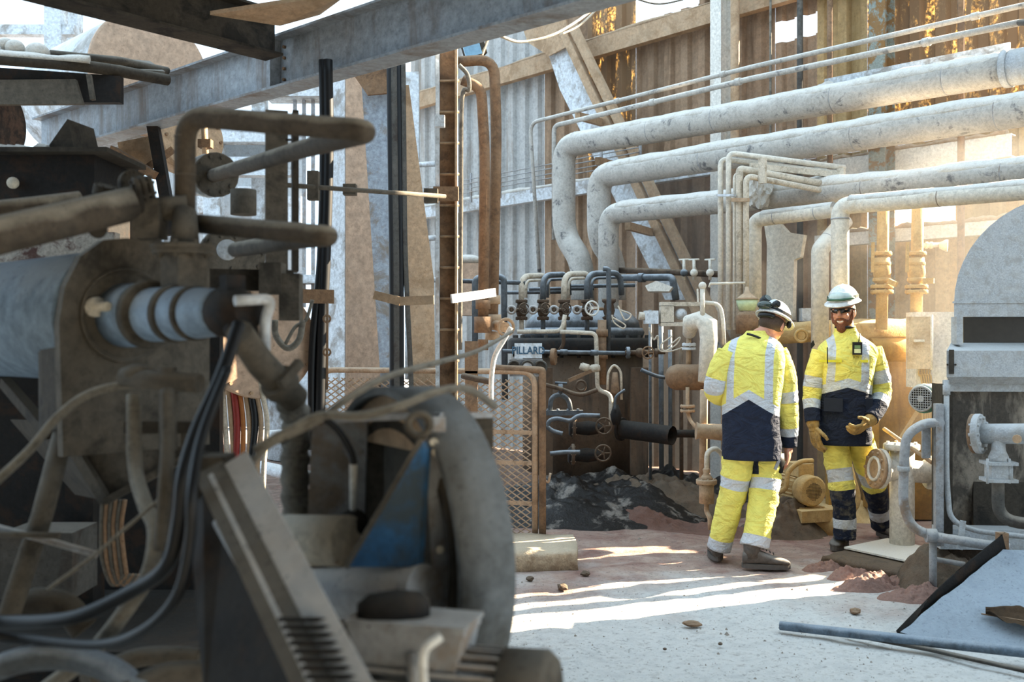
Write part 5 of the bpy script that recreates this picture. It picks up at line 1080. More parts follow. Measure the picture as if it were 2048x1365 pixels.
ml = hv_mat('hivis_leg_a', 'leg', dict(b1=(.335, .43), b2=(.90, 1.2), end=1.5)); ml2 = hv_mat('hivis_leg_b', 'leg', dict(b1=(.36, .47), b2=(.90, 1.2), end=1.5, side=(.10, .33), sang=(200, 330)))
limb(man, 'trouser_leg', [A_(1481, 880), A_(1476, 930, .01), A_(1466, 985, .03), A_(1449, 1050, .06), A_(1438, 1098, .09)], [S(34, YA), S(31, YA), S(27, YA), S(25, YA), S(24, YA)], ml, fA, seed=7, wrk=.13)
limb(man, 'trouser_leg', [A_(1529, 880), A_(1531, 930), A_(1528, 985, -.03), A_(1518, 1045, -.08), A_(1509, 1095, -.12)], [S(33, YA), S(31, YA), S(29, YA), S(27, YA), S(28, YA)], ml2, fA, seed=8, wrk=.13)
part(man, 'holster_pocket', MB().lathe(A_(1553, 905, -.02), V((-.12, 0, -1)), [(0, S(15, YA)), (.06, S(19, YA)), (.13, S(17, YA)), (.15, S(9, YA))], 12), M_blackp)
bgl = F(1436, 1122); boot(man, A_(1437, 1085, .09), bgl+V((-.005, .0, 0)), V((.1, 1, 0)), 1.0)
bgr = F(1488, 1136); boot(man, A_(1505, 1085, -.12), bgr+V((.02, .0, 0)), V((.98, -.15, 0)), 1.02)
hf, hu, hl = axes((.62, .72, -.38), (.22, .10, 1)); hcA = A_(1546, 648, .06)
base_body(man, hcA, hf, hu, hl, A_(1522, 672, .06), [A_(1512, 690, .04), A_(1503, 760), A_(1502, 850), A_(1504, 885)], [(A_(1555, 705), A_(1574, 800, .02), A_(1578, 893, .05)), (A_(1452, 705), A_(1430, 782, .03), A_(1478, 775, .36))], [(A_(1482, 890), A_(1466, 985, .03), A_(1438, 1098, .09)), (A_(1529, 890), A_(1528, 985, -.03), A_(1509, 1095, -.12))],
          [(A_(1577, 896, .03), V((-.05, -.05, -1)), V((-.9, .3, 0)), V((.35, .95, 0)), 1.05, .5), (A_(1478, 775, .36), V((.8, .5, .3)), V((.3, -.8, 0)), V((0, .2, 1)), 1.0, .6)], M_skin)
shA, ptA = helmet(man, hcA+hu*.045-hf*.006, hf, hu, hl)
mb = MB(); mb.ball(hcA+hu*.0-hf*.015, (.102, .083, .075), 20, 12, (hf, hl, hu)); part(man, 'hair', mb, M_hairg)
part(shA, 'sweat_strap', MB().tube([ptA(a, 0)-hu*.03-(ptA(a, 0)-hcA-hu*.03).normalized()*.012 for a in [2*PI*k/20 for k in range(8, 13)]], .016, 8), M_blackp)
ga = PI-.12                                                  # goggles pushed round to the back
gc = ptA(ga, .22, 1.12); gn = (gc-hcA-hu*.03).normalized(); gs = gn.cross(hu).normalized(); gu = gs.cross(gn).normalized()
gg = part(shA, 'goggles', MB().ball(gc, (.058, .031, .03), 22, 12, (gs, gu, gn)), M_goggle, label='black goggles')
part(gg, 'goggle_frame', MB().rings([[gc-gn*.004+gs*(math.cos(2*PI*k/28)*.072*q)+gu*(math.sin(2*PI*k/28)*.041*q)+gn*o for k in range(28)] for q, o in ((1.0, -.02), (1.05, .0), (.95, .012), (.9, .0))], False, False), M_blackp) if False else None
strap = [ptA(ga+2*PI*k/40, .18+.03*math.sin(k*.6), 1.02) for k in range(41)]
tag_strip(shA, 'goggle_strap', strap, .018, M_blackp, hu)
part(shA, 'goggle_vent', MB().lathe(gc-gs*.075+gu*.005, -gs+gn*.4, [(0, .022), (.03, .026), (.045, .016)], 12), M_blackp)
lc_ = ptA(ga-.75, .6, 1.1); ln = (lc_-hcA).normalized(); hlmp = part(shA, 'head_lamp', MB().lathe(lc_-ln*.01, ln*.6-gs*.8, [(0, .03), (.012, .038), (.05, .036), (.06, .028)], 18), M_blackp); part(hlmp, 'lamp_lens', MB().lathe(lc_-ln*.01+(ln*.6-gs*.8).normalized()*.06, ln*.6-gs*.8, [(0, .026), (.003, .024)], 16), M_goggle)
part(shA, 'lamp_clip', MB().box(lc_-ln*.02, (.05, .03, .05), (gs, gu, gn)), M_blackp)
em = ptA(-PI*.35-PI*.08, -.25, 1.06); part(shA, 'strap_buckle', MB().ball(em, (.018, .016, .03), 10, 8, (gs, gn, hu)), M_blackp)
part(man, 'collar_lanyard', MB().tube(spline([A_(1494, 668, -.04), A_(1508, 672, -.06), A_(1522, 678, -.05), A_(1536, 688, .0)]), .008, 8), M_blackp)
solo('key_bunch', 'small metal clip held at the hip by the rear-view worker', 'keys', MB().bar(A_(1550, 940, -.12), A_(1558, 920, -.12), .012, .02), M_steel)

# ---------------- worker facing the camera
YBm = 7.14
def B_(px, py, dy=0.0): return P(px, py, YBm+dy)
fB = V((-.2, -.98, 0)).normalized(); lB = UP.cross(fB).normalized()
man2 = thing('person', 'smiling bearded worker facing the camera in yellow jacket and leather gloves', 'person', V((B_(1700, 1095).x, 7.25, 0)))
jb = torso(man2, 'jacket', [(889, 1690, 50, .15, 0), (860, 1690, 50, .152, 0), (820, 1689, 48, .145, 0), (780, 1690, 50, .145, 0), (740, 1692, 54, .15, 0), (712, 1693, 57, .14, 0), (695, 1694, 54, .125, .01), (683, 1693, 43, .105, .01), (671, 1692, 27, .085, .01), (660, 1691, 21, .075, .005), (652, 1690, 19, .07, 0)], YBm, lB, fB, hv_mat('hivis_front', 'torso', dict(z=CAM_H-(764-CY)/FPX*YBm-.005, slope=.30, x=.115)), seed=21)
limb(man2, 'sleeve', [B_(1743, 698), B_(1757, 745), B_(1763, 785), B_(1754, 818, -.08), B_(1741, 838, -.15)], [S(21, YBm), S(21, YBm), S(20, YBm), S(18, YBm), S(15, YBm)], hv_mat('hivis_sleeve_c', 'sleeve', dict(b1=(.27, .42), b2=(.62, .74), cuff=.74)), fB, seed=23)
limb(man2, 'sleeve', [B_(1644, 704), B_(1630, 750), B_(1624, 790), B_(1624, 822, -.04), B_(1626, 844, -.06)], [S(20, YBm), S(20, YBm), S(19, YBm), S(17, YBm), S(15, YBm)], hv_mat('hivis_sleeve_d', 'sleeve', dict(b1=(.36, .51), b2=(.70, .83), cuff=.83)), fB, seed=25)
pk = dict(b1=(.33, .45), b2=(.80, .90), end=.90, knee=(.52, .80), kang=(-1, 400), dirt=True)
limb(man2, 'trouser_leg', [B_(1668, 868), B_(1676, 925), B_(1685, 980, -.03), B_(1689, 1035, 0), B_(1689, 1078, 0)], [S(29, YBm), S(26, YBm), S(25, YBm), S(22, YBm), S(22, YBm)], hv_mat('hivis_leg_c', 'leg', pk), fB, seed=27, wrk=.13)
limb(man2, 'trouser_leg', [B_(1716, 868, .03), B_(1732, 920, .10), B_(1747, 965, .2), B_(1757, 1010, .36), B_(1763, 1050, .46)], [S(28, YBm), S(26, YBm), S(25, YBm), S(22, YBm), S(22, YBm)], hv_mat('hivis_leg_d', 'leg', pk), fB, seed=29, wrk=.13)
boot(man2, B_(1689, 1065), F(1692, 1092)+V((0, .03, 0)), V((-.55, -.83, 0)), 1.0); boot(man2, B_(1763, 1045, .46), F(1764, 1074)+V((0, .05, 0)), V((.25, -.97, 0)), 1.0)
hf, hu, hl = axes((-.55, -.80, -.16), (-.10, -.10, 1)); hcB = B_(1686, 622, -.01)
wl, wr_ = B_(1741, 840, -.15), B_(1626, 846, -.06)
bod = base_body(man2, hcB, hf, hu, hl, B_(1692, 655, .02), [B_(1692, 690, .01), B_(1692, 760), B_(1690, 850), B_(1691, 870)], [(B_(1743, 700), B_(1763, 785), wl), (B_(1645, 705), B_(1624, 790), wr_)], [(B_(1668, 875), B_(1685, 980, -.03), B_(1689, 1075)), (B_(1716, 875, .03), B_(1747, 965, .2), B_(1763, 1050, .46))], [], M_skin)
shB, ptB = helmet(man2, hcB+hu*.070-hf*.022, hf, hu, hl)
# beard, moustache, hair
mb = MB()
mb.ball(hcB-hu*.075+hf*.03, (.062, .062, .055), 22, 16, (hf, hl, hu)); mb.ball(hcB-hu*.112+hf*.062, (.036, .036, .042), 16, 12, (hf, hl, hu)); mb.ball(hcB-hu*.046+hf*.088, (.014, .032, .008), 14, 8, (hf, hl, hu))
for s_ in (-1, 1): mb.tube([hcB-hu*.0+hf*.012+hl*.072*s_, hcB-hu*.04+hf*.022+hl*.068*s_, hcB-hu*.08+hf*.04+hl*.05*s_], [.010, .016, .02], 10); mb.tube([hcB-hu*.047+hf*.088+hl*.015*s_, hcB-hu*.062+hf*.078+hl*.034*s_, hcB-hu*.085+hf*.066+hl*.038*s_], [.008, .009, .012], 8)
me = remeshed(mb, .006, 1)
for v in me.vertices:
    k = mnoise.noise(v.co*70)*.5+mnoise.noise(v.co*160)*.4; v.co += v.normal*(.004*k)
mth = hcB-hu*.068+hf*.095                                     # open a mouth window in the beard
for v in me.vertices:
    dd = v.co-mth; e = (dd.dot(hl)/.026)**2+(dd.dot(hu)/.011)**2
    if e < 1 and dd.dot(hf) > -.04: v.co -= hf*(.022*(1-e)**.5)
mpart(man2, 'beard', me, M_hair, label='full auburn beard')
part(man2, 'teeth', MB().rings([[mth+hf*(.001-.10*(s_*.022)**2/.022-.004)+hl*(s_*.022)+hu*(y_+.006*s_*s_) for s_ in [-1, -.6, -.2, .2, .6, 1]]+[mth-hf*.02+hl*(s_*.022)+hu*(y_+.006*s_*s_) for s_ in [1, .6, .2, -.2, -.6, -1]] for y_ in (-.0045, .0045)]), M_teeth)
mb = MB(); mb.ball(hcB+hu*.005-hf*.022, (.094, .0815, .07), 22, 14, (hf, hl, hu)); part(man2, 'hair', mb, plain('hair_light_brown', '#7a5a42', .8, var=.4, scale=150))
# wrap-around sunglasses
gl = MB()
for s_ in (-1, 1):
    gl.sheet(lambda a, b: hcB+hu*(.010+(b-.5)*.036*(1-.35*a))+hf*(.100-.052*a*a-.006*abs(b-.5))+hl*s_*(.006+.062*a), 10, 6)
sg = part(man2, 'sunglasses', gl, plain('sunglass_lens', '#1c1512', .08, spec=.8), label='dark wraparound sunglasses'); sg.modifiers.new('t', 'SOLIDIFY').thickness = .003
for s_ in (-1, 1): part(sg, 'temple_arm', MB().tube([hcB+hu*.02+hf*.05+hl*.069*s_, hcB+hu*.018+hf*.02+hl*.080*s_, hcB+hu*.004-hf*.012+hl*.083*s_], .005, 8), M_blackp)
part(sg, 'bridge', MB().tube([hcB+hu*(.02)+hf*.099-hl*.012, hcB+hu*.022+hf*.103, hcB+hu*.02+hf*.099+hl*.012], .005, 8), M_blackp); part(sg, 'brow_bar', MB().tube([hcB+hu*.027+hf*(.101-.052*abs(a)**2)+hl*(a*.068) for a in [k/6 for k in range(-6, 7)]], .004, 6), M_blackp)
# clear goggles on the hat
gl = MB(); gl.sheet(lambda a, b: ptB((a-.5)*1.7+.15, .18+.46*b*(1-.5*abs(a-.5)), 1.10-.03*abs(b-.5)), 18, 8)
gg = part(shB, 'goggles', gl, M_lensc, label='clear goggles with green frame'); gg.modifiers.new('t', 'SOLIDIFY').thickness = .004
part(gg, 'goggle_frame', MB().tube([ptB((a-.5)*1.75+.15, .17+.04*abs(a-.5), 1.10) for a in [k/16 for k in range(17)]], .009, 8), plain('goggle_green_frame', '#35553f', .4))
tag_strip(gg, 'goggle_strap', [ptB(.15+.85+k/16*(2*PI-1.7), .26, 1.015) for k in range(17)], .022, plain('goggle_strap_green', '#2c3a30', .7), hu)
# gloves
for nm, w0, d_, pn_, sd_, cu in (('left', wl, V((-.75, -.45, -.5)), V((-.3, .6, -.6)), V((-.1, -.7, .6)), .75), ('right', wr_, V((.12, -.1, -1)), V((.7, .6, 0)), V((.4, -.9, 0)), .45)):
    mb = MB(); hand(mb, w0+d_.normalized()*.02, d_, pn_, sd_, 1.28, cu, .16); mb.tube([w0-d_.normalized()*.04, w0+d_.normalized()*.03], [.05, .042], 14)
    me = remeshed(mb, .005, 1)
    for v in me.vertices: v.co += v.normal*(.003*mnoise.noise(v.co*45))
    mpart(man2, 'glove', me, M_glove)
# chest kit: radio, pen, pockets, neckline, badge
def front(px, py, off=.012):                                   # a point on the jacket's front
    p = B_(px, py); k = (p-B_(1692, py)).dot(lB)/.20; return p+fB*(.148*math.sqrt(max(.05, 1-min(.9, k*k)))+off)
gd = part(man2, 'gas_detector', MB().box(front(1708, 697, .02), (S(18, YBm), .03, S(25, YBm)), (lB, fB, UP)), M_blackp, label='black clip-on gas detector'); part(gd, 'screen', MB().box(front(1708, 694, .036), (S(11, YBm), .004, S(6, YBm)), (lB, fB, UP)), plain('lcd_green', '#6d8a5a', .3)); part(gd, 'button_panel', MB().box(front(1708, 702, .036), (S(12, YBm), .004, S(8, YBm)), (lB, fB, UP)), plain('detector_yellow', '#d9dca8', .5)); part(gd, 'clip_antenna', MB().tube([front(1711, 686, .02), front(1714, 668, .015)], .004, 6), M_blackp)
part(man2, 'pen', MB().tube([front(1651, 695, .02), front(1651, 727, .022)], .004, 6), M_blackp)
part(man2, 'chest_pocket', MB().box(front(1657, 722, .004), (S(42, YBm), .018, S(5, YBm)), (lB, fB, UP)), plain('pocket_flap_yellow', '#dbd23c', .8)); part(man2, 'chest_pocket', MB().box(front(1712, 722, .004), (S(34, YBm), .018, S(5, YBm)), (lB, fB, UP)), plain('pocket_flap_yellow', '#dbd23c', .8))
for px in (1663, 1722): part(man2, 'hip_pocket', MB().box(front(px, 808, .004), (S(36, YBm), .02, S(26, YBm)), ((lB+fB*(-.35 if px > 1690 else .35)).normalized(), (fB+lB*(.35 if px > 1690 else -.35)).normalized(), UP)), plain('pocket_navy', '#19202f', .85))
part(man2, 'zip_placket', MB().prism([front(1687, 668, .006), front(1691, 668, .006), front(1692, 885, .012), front(1688, 885, .012)], fB*.004), plain('placket_yellow', '#c8c042', .8)) if False else None
part(man2, 'neck_shirt', MB().torus(B_(1690, 655, -.01), UP, S(17, YBm), .012, 24, 8), M_blackp)
part(man2, 'sleeve_badge', MB().prism([B_(1622, 688, -.085), B_(1627, 681, -.09), B_(1630, 690, -.092), B_(1623, 698, -.087)], V((-.004, -.004, 0))), M_blackp)
# ================================================================== FOREGROUND MACHINERY, LEFT
mv = V((.75, -.66, 0)).normalized(); pv = V((.66, .75, 0)).normalized()
D0 = P(240, 632, 2.65)
t = thing('burner_drum', 'big blue-grey drum with tan end plate and stepped nozzle', 'drum', V((D0.x-.5, D0.y+.4, 1.0)))
part(t, 'drum_shell', MB().lathe(D0-mv*2.6, mv, [(0, .178), (2.59, .178)], 48), M_drum)
pl = []
for s_, z_ in ((-.165, -.36), (-.175, -.02), (-.16, .07), (-.12, .15), (-.06, .195), (.0, .205), (.25, .205), (.25, -.36)): pl.append(D0+pv*s_+UP*z_)
part(t, 'end_plate', MB().prism(pl, mv*.03), M_fore)
part(t, 'plate_ring', MB().lathe(D0+mv*.03, mv, [(0, .125), (.012, .125), (.012, .118), (.002, .112)], 40), M_fore)
nz = part(t, 'nozzle', MB().lathe(D0+mv*.03, mv, [(0, .085), (.10, .082), (.105, .07), (.25, .068), (.32, .064), (.44, .056), (.46, .05)], 32), M_drum)
for a, r, w_ in ((.145, .088, .035), (.27, .073, .03), (.36, .067, .025)): part(nz, 'nozzle_ring', MB().lathe(D0+mv*a, mv, [(0, r*.94), (.004, r), (w_-.004, r), (w_, r*.94)], 32), M_fore)
bt = D0+mv*.03-pv*.09+UP*.02; part(t, 'plate_bolt', MB().lathe(bt, mv, [(0, .026), (.03, .026), (.03, .012), (.08, .012)], 12), M_cream)
t = thing('hose_coupling', 'black hose coupling at the tip of the drum nozzle', 'coupling', D0+mv*.5)
part(t, 'body', MB().lathe(D0+mv*.47, mv, [(0, .045), (.03, .06), (.08, .055), (.13, .04)], 16), M_black); part(t, 'lug', MB().box(D0+mv*.53+UP*.055, (.03, .05, .06), (mv, pv, UP)), M_black)
part(t, 'outlet', MB().tube([D0+mv*.55, D0+mv*.58-UP*.08], [.045, .035], 12), M_black)
# boxed riser and flanges above the nozzle
t = thing('riser_fitting', 'tan flanged riser standing on the drum nozzle', 'fitting', P(368, 600, 2.5))
part(t, 'riser_box', MB().box(P(368, 552, 2.5), (.082, .08, .13), (mv, pv, UP)), M_fore)
for py, r in ((495, .078), (505, .074)): part(t, 'flange', MB().flange(P(366, py, 2.5), UP, r, .014, 8), M_fore)
part(t, 'neck', MB().tube([P(368, 505, 2.5), P(370, 470, 2.52), P(370, 425, 2.55)], [.04, .034, .03], 16), M_fore)
part(t, 'side_stub', MB().tube([P(290, 515, 2.7), P(290, 560, 2.7)], .012, 8), M_cable)
# looped pipes
t = thing('looped_pipe', 'upper foreground pipe rising, running right and doubling back', 'pipe', P(370, 440, 2.6))
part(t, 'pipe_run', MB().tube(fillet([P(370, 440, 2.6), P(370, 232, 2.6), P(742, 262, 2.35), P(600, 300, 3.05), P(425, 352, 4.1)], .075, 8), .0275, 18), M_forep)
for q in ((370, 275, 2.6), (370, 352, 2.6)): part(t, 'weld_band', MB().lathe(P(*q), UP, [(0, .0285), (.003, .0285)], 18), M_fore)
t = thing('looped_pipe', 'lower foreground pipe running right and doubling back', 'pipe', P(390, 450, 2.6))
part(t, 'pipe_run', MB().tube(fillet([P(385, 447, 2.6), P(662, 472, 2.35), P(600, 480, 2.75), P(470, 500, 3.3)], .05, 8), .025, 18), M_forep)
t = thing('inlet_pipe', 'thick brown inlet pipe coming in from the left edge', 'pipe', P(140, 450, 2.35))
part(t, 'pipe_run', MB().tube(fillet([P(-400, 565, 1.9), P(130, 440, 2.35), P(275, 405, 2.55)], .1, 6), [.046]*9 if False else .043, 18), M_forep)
for px, r in ((275, .058), (287, .056), (300, .05)): part(t, 'flange', MB().flange(P(px, 400-(px-275)*.4, 2.55+(px-275)*.001), V((.85, .45, .15)), r, .014, 8), M_fored)
part(t, 'union_block', MB().box(P(300, 440, 2.55), (.07, .07, .1)), M_fore); part(t, 'cross_pipe', MB().tube([P(300, 420, 2.55), P(375, 415, 2.58)], .032, 14), M_fore)
part(t, 'round_gauge', MB().lathe(P(196, 460, 2.5), V((.3, -1, 0)), [(0, .022), (.02, .022)], 16), M_fored)
solo('rear_pipe', 'paler pipe behind the inlet pipe at the left edge', 'pipe', MB().tube([P(-450, 470, 2.8), P(60, 415, 3.0), P(160, 402, 3.1)], .03, 14), M_forep)
t = thing('round_valve_cap', 'dark round bolted valve cap above the inlet flange', 'valve', P(215, 400, 2.8)); part(t, 'cap', MB().flange(P(212, 383, 2.8), V((.3, -.2, 1)), .035, .03, 6), M_fored); part(t, 'cap_disc', MB().flange(P(268, 372, 2.75), V((.8, -.6, .2)), .045, .02, 8), M_fored)
# steel hanger, cross rail
t = thing('steel_hanger', 'brown steel channel hanger behind the looped pipes', 'hanger', P(560, 640, 3.4))
part(t, 'channel', MB().box(P(553, 385, 3.45), (.075, .05, .56), (V((.96, .28, 0)), V((-.28, .96, 0)), UP)), M_fore); part(t, 'flange', MB().box(P(590, 385, 3.5), (.02, .09, .56), (V((.96, .28, 0)), V((-.28, .96, 0)), UP)), M_fored)
part(t, 'cross_rail', MB().bar(P(405, 560, 3.2), P(585, 562, 3.3), .06, .068), M_fored); part(t, 'drop_block', MB().box(P(582, 595, 3.2), (.065, .06, .15)), M_fore); part(t, 'clamp', MB().box(P(545, 558, 3.2), (.07, .07, .1)), M_fore)
for py in (245, 280, 320): part(t, 'slot', MB().box(P(578, py, 3.38), (.02, .012, .006)), M_black)
solo('bracket_board', 'short brown flat bar with bolt hole left of the column', 'bracket', MB().bar(P(584, 592, 4.6), P(667, 594, 4.7), .02, .065), M_brown)
t = thing('chain', 'rusty thin chain hanging from the short brown flat bar', 'chain', P(655, 760, 4.65)); part(t, 'strand', MB().tube([P(655, 606, 4.65), P(654, 780, 4.65)], .006, 6), M_brown)
for py in (638, 705): part(t, 'link', MB().torus(P(654, py, 4.65), V((.3, -1, 0)), .016, .005, 14, 6), M_brown)
t = thing('pipe_flange_assembly', 'round flanged blower outlet behind the looped pipe', 'flange', P(430, 420, 4.2))
fd = (P(600, 300, 3.05)-P(425, 352, 4.1)).normalized(); part(t, 'flange', MB().flange(P(432, 350, 4.1), fd, .092, .02, 10), M_fore); part(t, 'flange', MB().flange(P(418, 352, 4.18), fd, .092, .02, 0), M_pale); part(t, 'barrel', MB().lathe(P(415, 354, 4.2), -fd, [(0, .075), (.2, .07)], 20), M_pale); part(t, 'valve_neck', MB().tube([P(487, 380, 3.9), P(487, 430, 3.9)], .05, 14), M_fore)
t = thing('butterfly_valve', 'pale wafer valve with oval port between two flanges below the loop', 'valve', P(470, 530, 3.9))
for px, py, r in ((438, 510, .09), (490, 505, .1)): part(t, 'flange', MB().flange(P(px, py, 3.9+(px-438)*.003), V((.8, -.6, 0)), r, .02, 8), M_fore)
part(t, 'port_plate', MB().lathe(P(455, 500, 3.8), V((.3, -1, 0)), [(0, .04), (.02, .038)], 18), M_pale)
# tan round duct plate behind
t = thing('duct_end', 'large round tan duct end plate behind the nozzle', 'duct', P(520, 820, 4.9)); dc_ = P(525, 685, 4.9); dn_ = V((.55, -.83, 0)).normalized(); part(t, 'end_disc', MB().lathe(dc_-dn_*.5, dn_, [(0, .28), (.49, .28), (.5, .275)], 48), M_column)
for k in range(14):
    a = 2*PI*k/14; x_, y_ = frame(dn_); part(t, 'rim_bolt', MB().cyl(dc_+(x_*math.cos(a)+y_*math.sin(a))*.255, dc_+dn_*.012+(x_*math.cos(a)+y_*math.sin(a))*.255, .009, seg=6), M_tan)
for i, pts in enumerate(([(625, 600), (612, 640), (590, 655), (570, 690)], [(550, 640), (552, 672), (575, 697), (598, 680), (606, 640)])): solo('rubber_hose', ['thin grey hose', 'short ribbed grey hose'][i]+' curling in front of the round tan duct plate', 'hose', MB().tube(spline([P(x, y, 4.3) for x, y in pts]), .008+.006*i, 8), M_cable)
# pale bent tube, diagonal duct and cloth bellows
solo('bent_tube', 'pale bent tube right of the black hose coupling', 'tube', MB().tube([P(470, 602, 2.2), P(545, 598, 2.25), P(530, 640, 2.25), P(530, 720, 2.3)], .0125, 10, .03), M_pale)
t = thing('diagonal_duct', 'dirty duct slanting down from the hose coupling', 'duct', P(590, 820, 2.3)); part(t, 'duct_pipe', MB().tube([P(478, 665, 2.15), P(520, 725, 2.25), P(590, 800, 2.35)], [.03, .033, .035], 14), M_fore); part(t, 'clip_handle', MB().bar(P(560, 770, 2.25), P(600, 725, 2.3), .02, .02), M_fore); part(t, 'sleeve_ring', MB().flange(P(560, 768, 2.3), P(590, 800, 2.35)-P(520, 725, 2.25), .045, .03), M_fore)
mb = MB(); path = spline([P(570, 780, 2.35), P(592, 840, 2.4), P(590, 930, 2.4), P(592, 1040, 2.4)], 14); mb.tube(path, [.034*(1+.10*math.sin(i*1.25)+.08*mnoise.noise(V((i*.5, 0, 0)))) for i in range(len(path))], 16)
solo('fabric_bellows', 'mottled fabric bellows hanging below the slanting duct', 'bellows', mb, dusty('bellows_cloth', '#7d7a72', '#3d3b37', dust='#b0aca3', scale=8, stain_lo=.45, stain_hi=.6))
# hoses
def hose(lab, pts, r, mat, cat='hose', name='hose'): return solo(name, lab, cat, MB().tube(spline([P(*q) for q in pts], 7), r, 10), mat)
hose('thick black hose dropping from the coupling and sweeping to the left edge', [(478, 650, 2.1), (440, 760, 2.0), (395, 860, 1.95), (368, 950, 1.9), (358, 1040, 1.9), (335, 1130, 1.9), (270, 1180, 1.95), (150, 1235, 2.0), (20, 1245, 2.1), (-40, 1240, 2.1)], .0145, M_rubber)
hose('second black hose curving beside the sloped frame to the lower left', [(455, 740, 2.0), (405, 870, 1.85), (385, 980, 1.75), (380, 1080, 1.75), (355, 1190, 1.75), (290, 1260, 1.8), (200, 1290, 1.9), (60, 1280, 2.0), (-30, 1270, 2.0)], .010, M_rubber)
hose('grey cable arching over the end plate from the left edge', [(-20, 975, 2.2), (60, 900, 2.25), (115, 835, 2.3), (180, 788, 2.3), (270, 768, 2.3), (385, 768, 2.3)], .0105, M_cable, 'cable', 'grey_cable')
hose('grey tube curving down in front of the hopper to the lower left', [(268, 790, 2.35), (270, 930, 2.3), (290, 1010, 2.2), (310, 1060, 2.15), (300, 1140, 2.1), (260, 1210, 2.1), (180, 1310, 2.1), (90, 1380, 2.1)], .017, M_cable)
hose('thin wire crossing from lower left up to the hopper', [(95, 1180, 2.1), (190, 1110, 2.1), (260, 1050, 2.1), (330, 990, 2.1)], .004, M_cable, 'wire', 'thin_wire')
hose('grey upright tube left of the black hoses', [(335, 780, 2.2), (336, 880, 2.15), (330, 980, 2.1), (322, 1100, 2.1)], .015, M_fore, 'tube', 'tube')
# cross fittings below the plate
t = thing('cross_fitting', 'pipe cross fitting under the drum end plate', 'fitting', P(335, 840, 2.3)); part(t, 'horizontal', MB().tube([P(245, 755, 2.3), P(400, 768, 2.25)], .022, 12), M_fore); part(t, 'vertical', MB().tube([P(336, 735, 2.28), P(336, 900, 2.28)], .02, 12), M_fore); part(t, 'lug', MB().ball(P(275, 752, 2.3), (.04, .03, .028)), M_fore); part(t, 'bracket_plate', MB().box(P(330, 855, 2.5), (.2, .02, .03)), M_fored)
# hopper and dark casing
t = thing('hopper', 'tan sheet steel hopper with sloped sides below the drum', 'hopper', P(230, 1000, 2.9))
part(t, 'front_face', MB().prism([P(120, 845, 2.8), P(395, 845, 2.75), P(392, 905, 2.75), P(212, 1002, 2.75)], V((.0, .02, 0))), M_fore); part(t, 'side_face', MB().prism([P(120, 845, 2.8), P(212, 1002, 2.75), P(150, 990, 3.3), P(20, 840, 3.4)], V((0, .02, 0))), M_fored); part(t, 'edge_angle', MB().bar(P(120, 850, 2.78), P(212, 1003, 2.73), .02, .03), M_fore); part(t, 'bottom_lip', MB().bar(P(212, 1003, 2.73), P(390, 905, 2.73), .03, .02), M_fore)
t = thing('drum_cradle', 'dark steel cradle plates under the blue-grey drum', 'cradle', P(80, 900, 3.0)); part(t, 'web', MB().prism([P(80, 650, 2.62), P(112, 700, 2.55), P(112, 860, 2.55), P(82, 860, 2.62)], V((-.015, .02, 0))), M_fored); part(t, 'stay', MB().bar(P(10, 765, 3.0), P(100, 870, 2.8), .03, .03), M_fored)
t = thing('shade_backdrop', 'black backdrop panels added for the deep shade below the drum', 'casing', P(100, 1300, 3.9)); part(t, 'panel', MB().box(P(60, 1000, 3.9), (1.5, .05, 1.5)), M_black); part(t, 'shelf', MB().box(P(100, 1245, 3.5), (1.3, .8, .04)), M_black); part(t, 'column', MB().box(P(170, 1110, 3.6), (.1, .1, .7)), M_black); part(t, 'foot_box', MB().box(P(100, 1120, 3.4), (.24, .2, .22)), M_steeld)  # black panels added as a dark backdrop for the deep shade here
t = thing('tube_tripod', 'slanting grey tube with cross braces at the lower left', 'stand', P(20, 1300, 2.5)); part(t, 'leg_tube', MB().tube([P(128, 862, 2.6), P(85, 1030, 2.5), P(12, 1250, 2.4)], .026, 14), M_fore); part(t, 'brace', MB().tube([P(-30, 1050, 2.45), P(70, 1075, 2.45), P(195, 1110, 2.45)], .009, 8), M_steel); part(t, 'brace', MB().tube([P(-30, 1068, 2.43), P(120, 1072, 2.43)], .008, 8), M_fore)
for i, pts in enumerate(([(-30, 1345, 2.0), (60, 1318, 2.0), (150, 1318, 2.0), (230, 1345, 1.95), (280, 1390, 1.9)], [(170, 1360, 2.2), (270, 1318, 2.3), (350, 1312, 2.3), (400, 1316, 2.3)], [(20, 1230, 2.5), (70, 1205, 2.5), (130, 1215, 2.5), (170, 1260, 2.5)], [(250, 1385, 1.9), (330, 1350, 1.95), (420, 1345, 2.0)])): hose(['thick blue-grey hose along the bottom left corner', 'brown pipe stub behind the bottom left hoses', 'ribbed dark hose at the lower left', 'pale hose end beside the foot of the sloped frame'][i], pts, (.026, .022, .035, .022)[i], (M_bluepipe, M_fore, M_fored, M_fore)[i])
for i in range(6): hose(['first', 'second', 'third', 'fourth', 'fifth', 'sixth'][i]+' brown cable from the left hanging in the dark under the hopper', [(205+9*i, 1000, 3.2), (203+8*i, 1060, 3.2), (205+10*i, 1120+8*i, 3.2), (225+8*i, 1170, 3.2), (250+6*i, 1150, 3.2)], .007, M_brown if i % 2 else M_fore, 'cable', 'brown_cable')
c = F(420, 1240, 0); mound('glow_mound', 'ochre ash mound painting tan light on the floor under the machinery', 'glow', P(400, 1240, 3.2).x, 3.3, .75, .45, .34, dusty('ochre_glow', '#a87a45', '#6d4c28', dust='#c09a68', scale=6, bump=1.0), 0, seed=77, n=40)  # ochre mound stands in for a tan glow of light on the ground
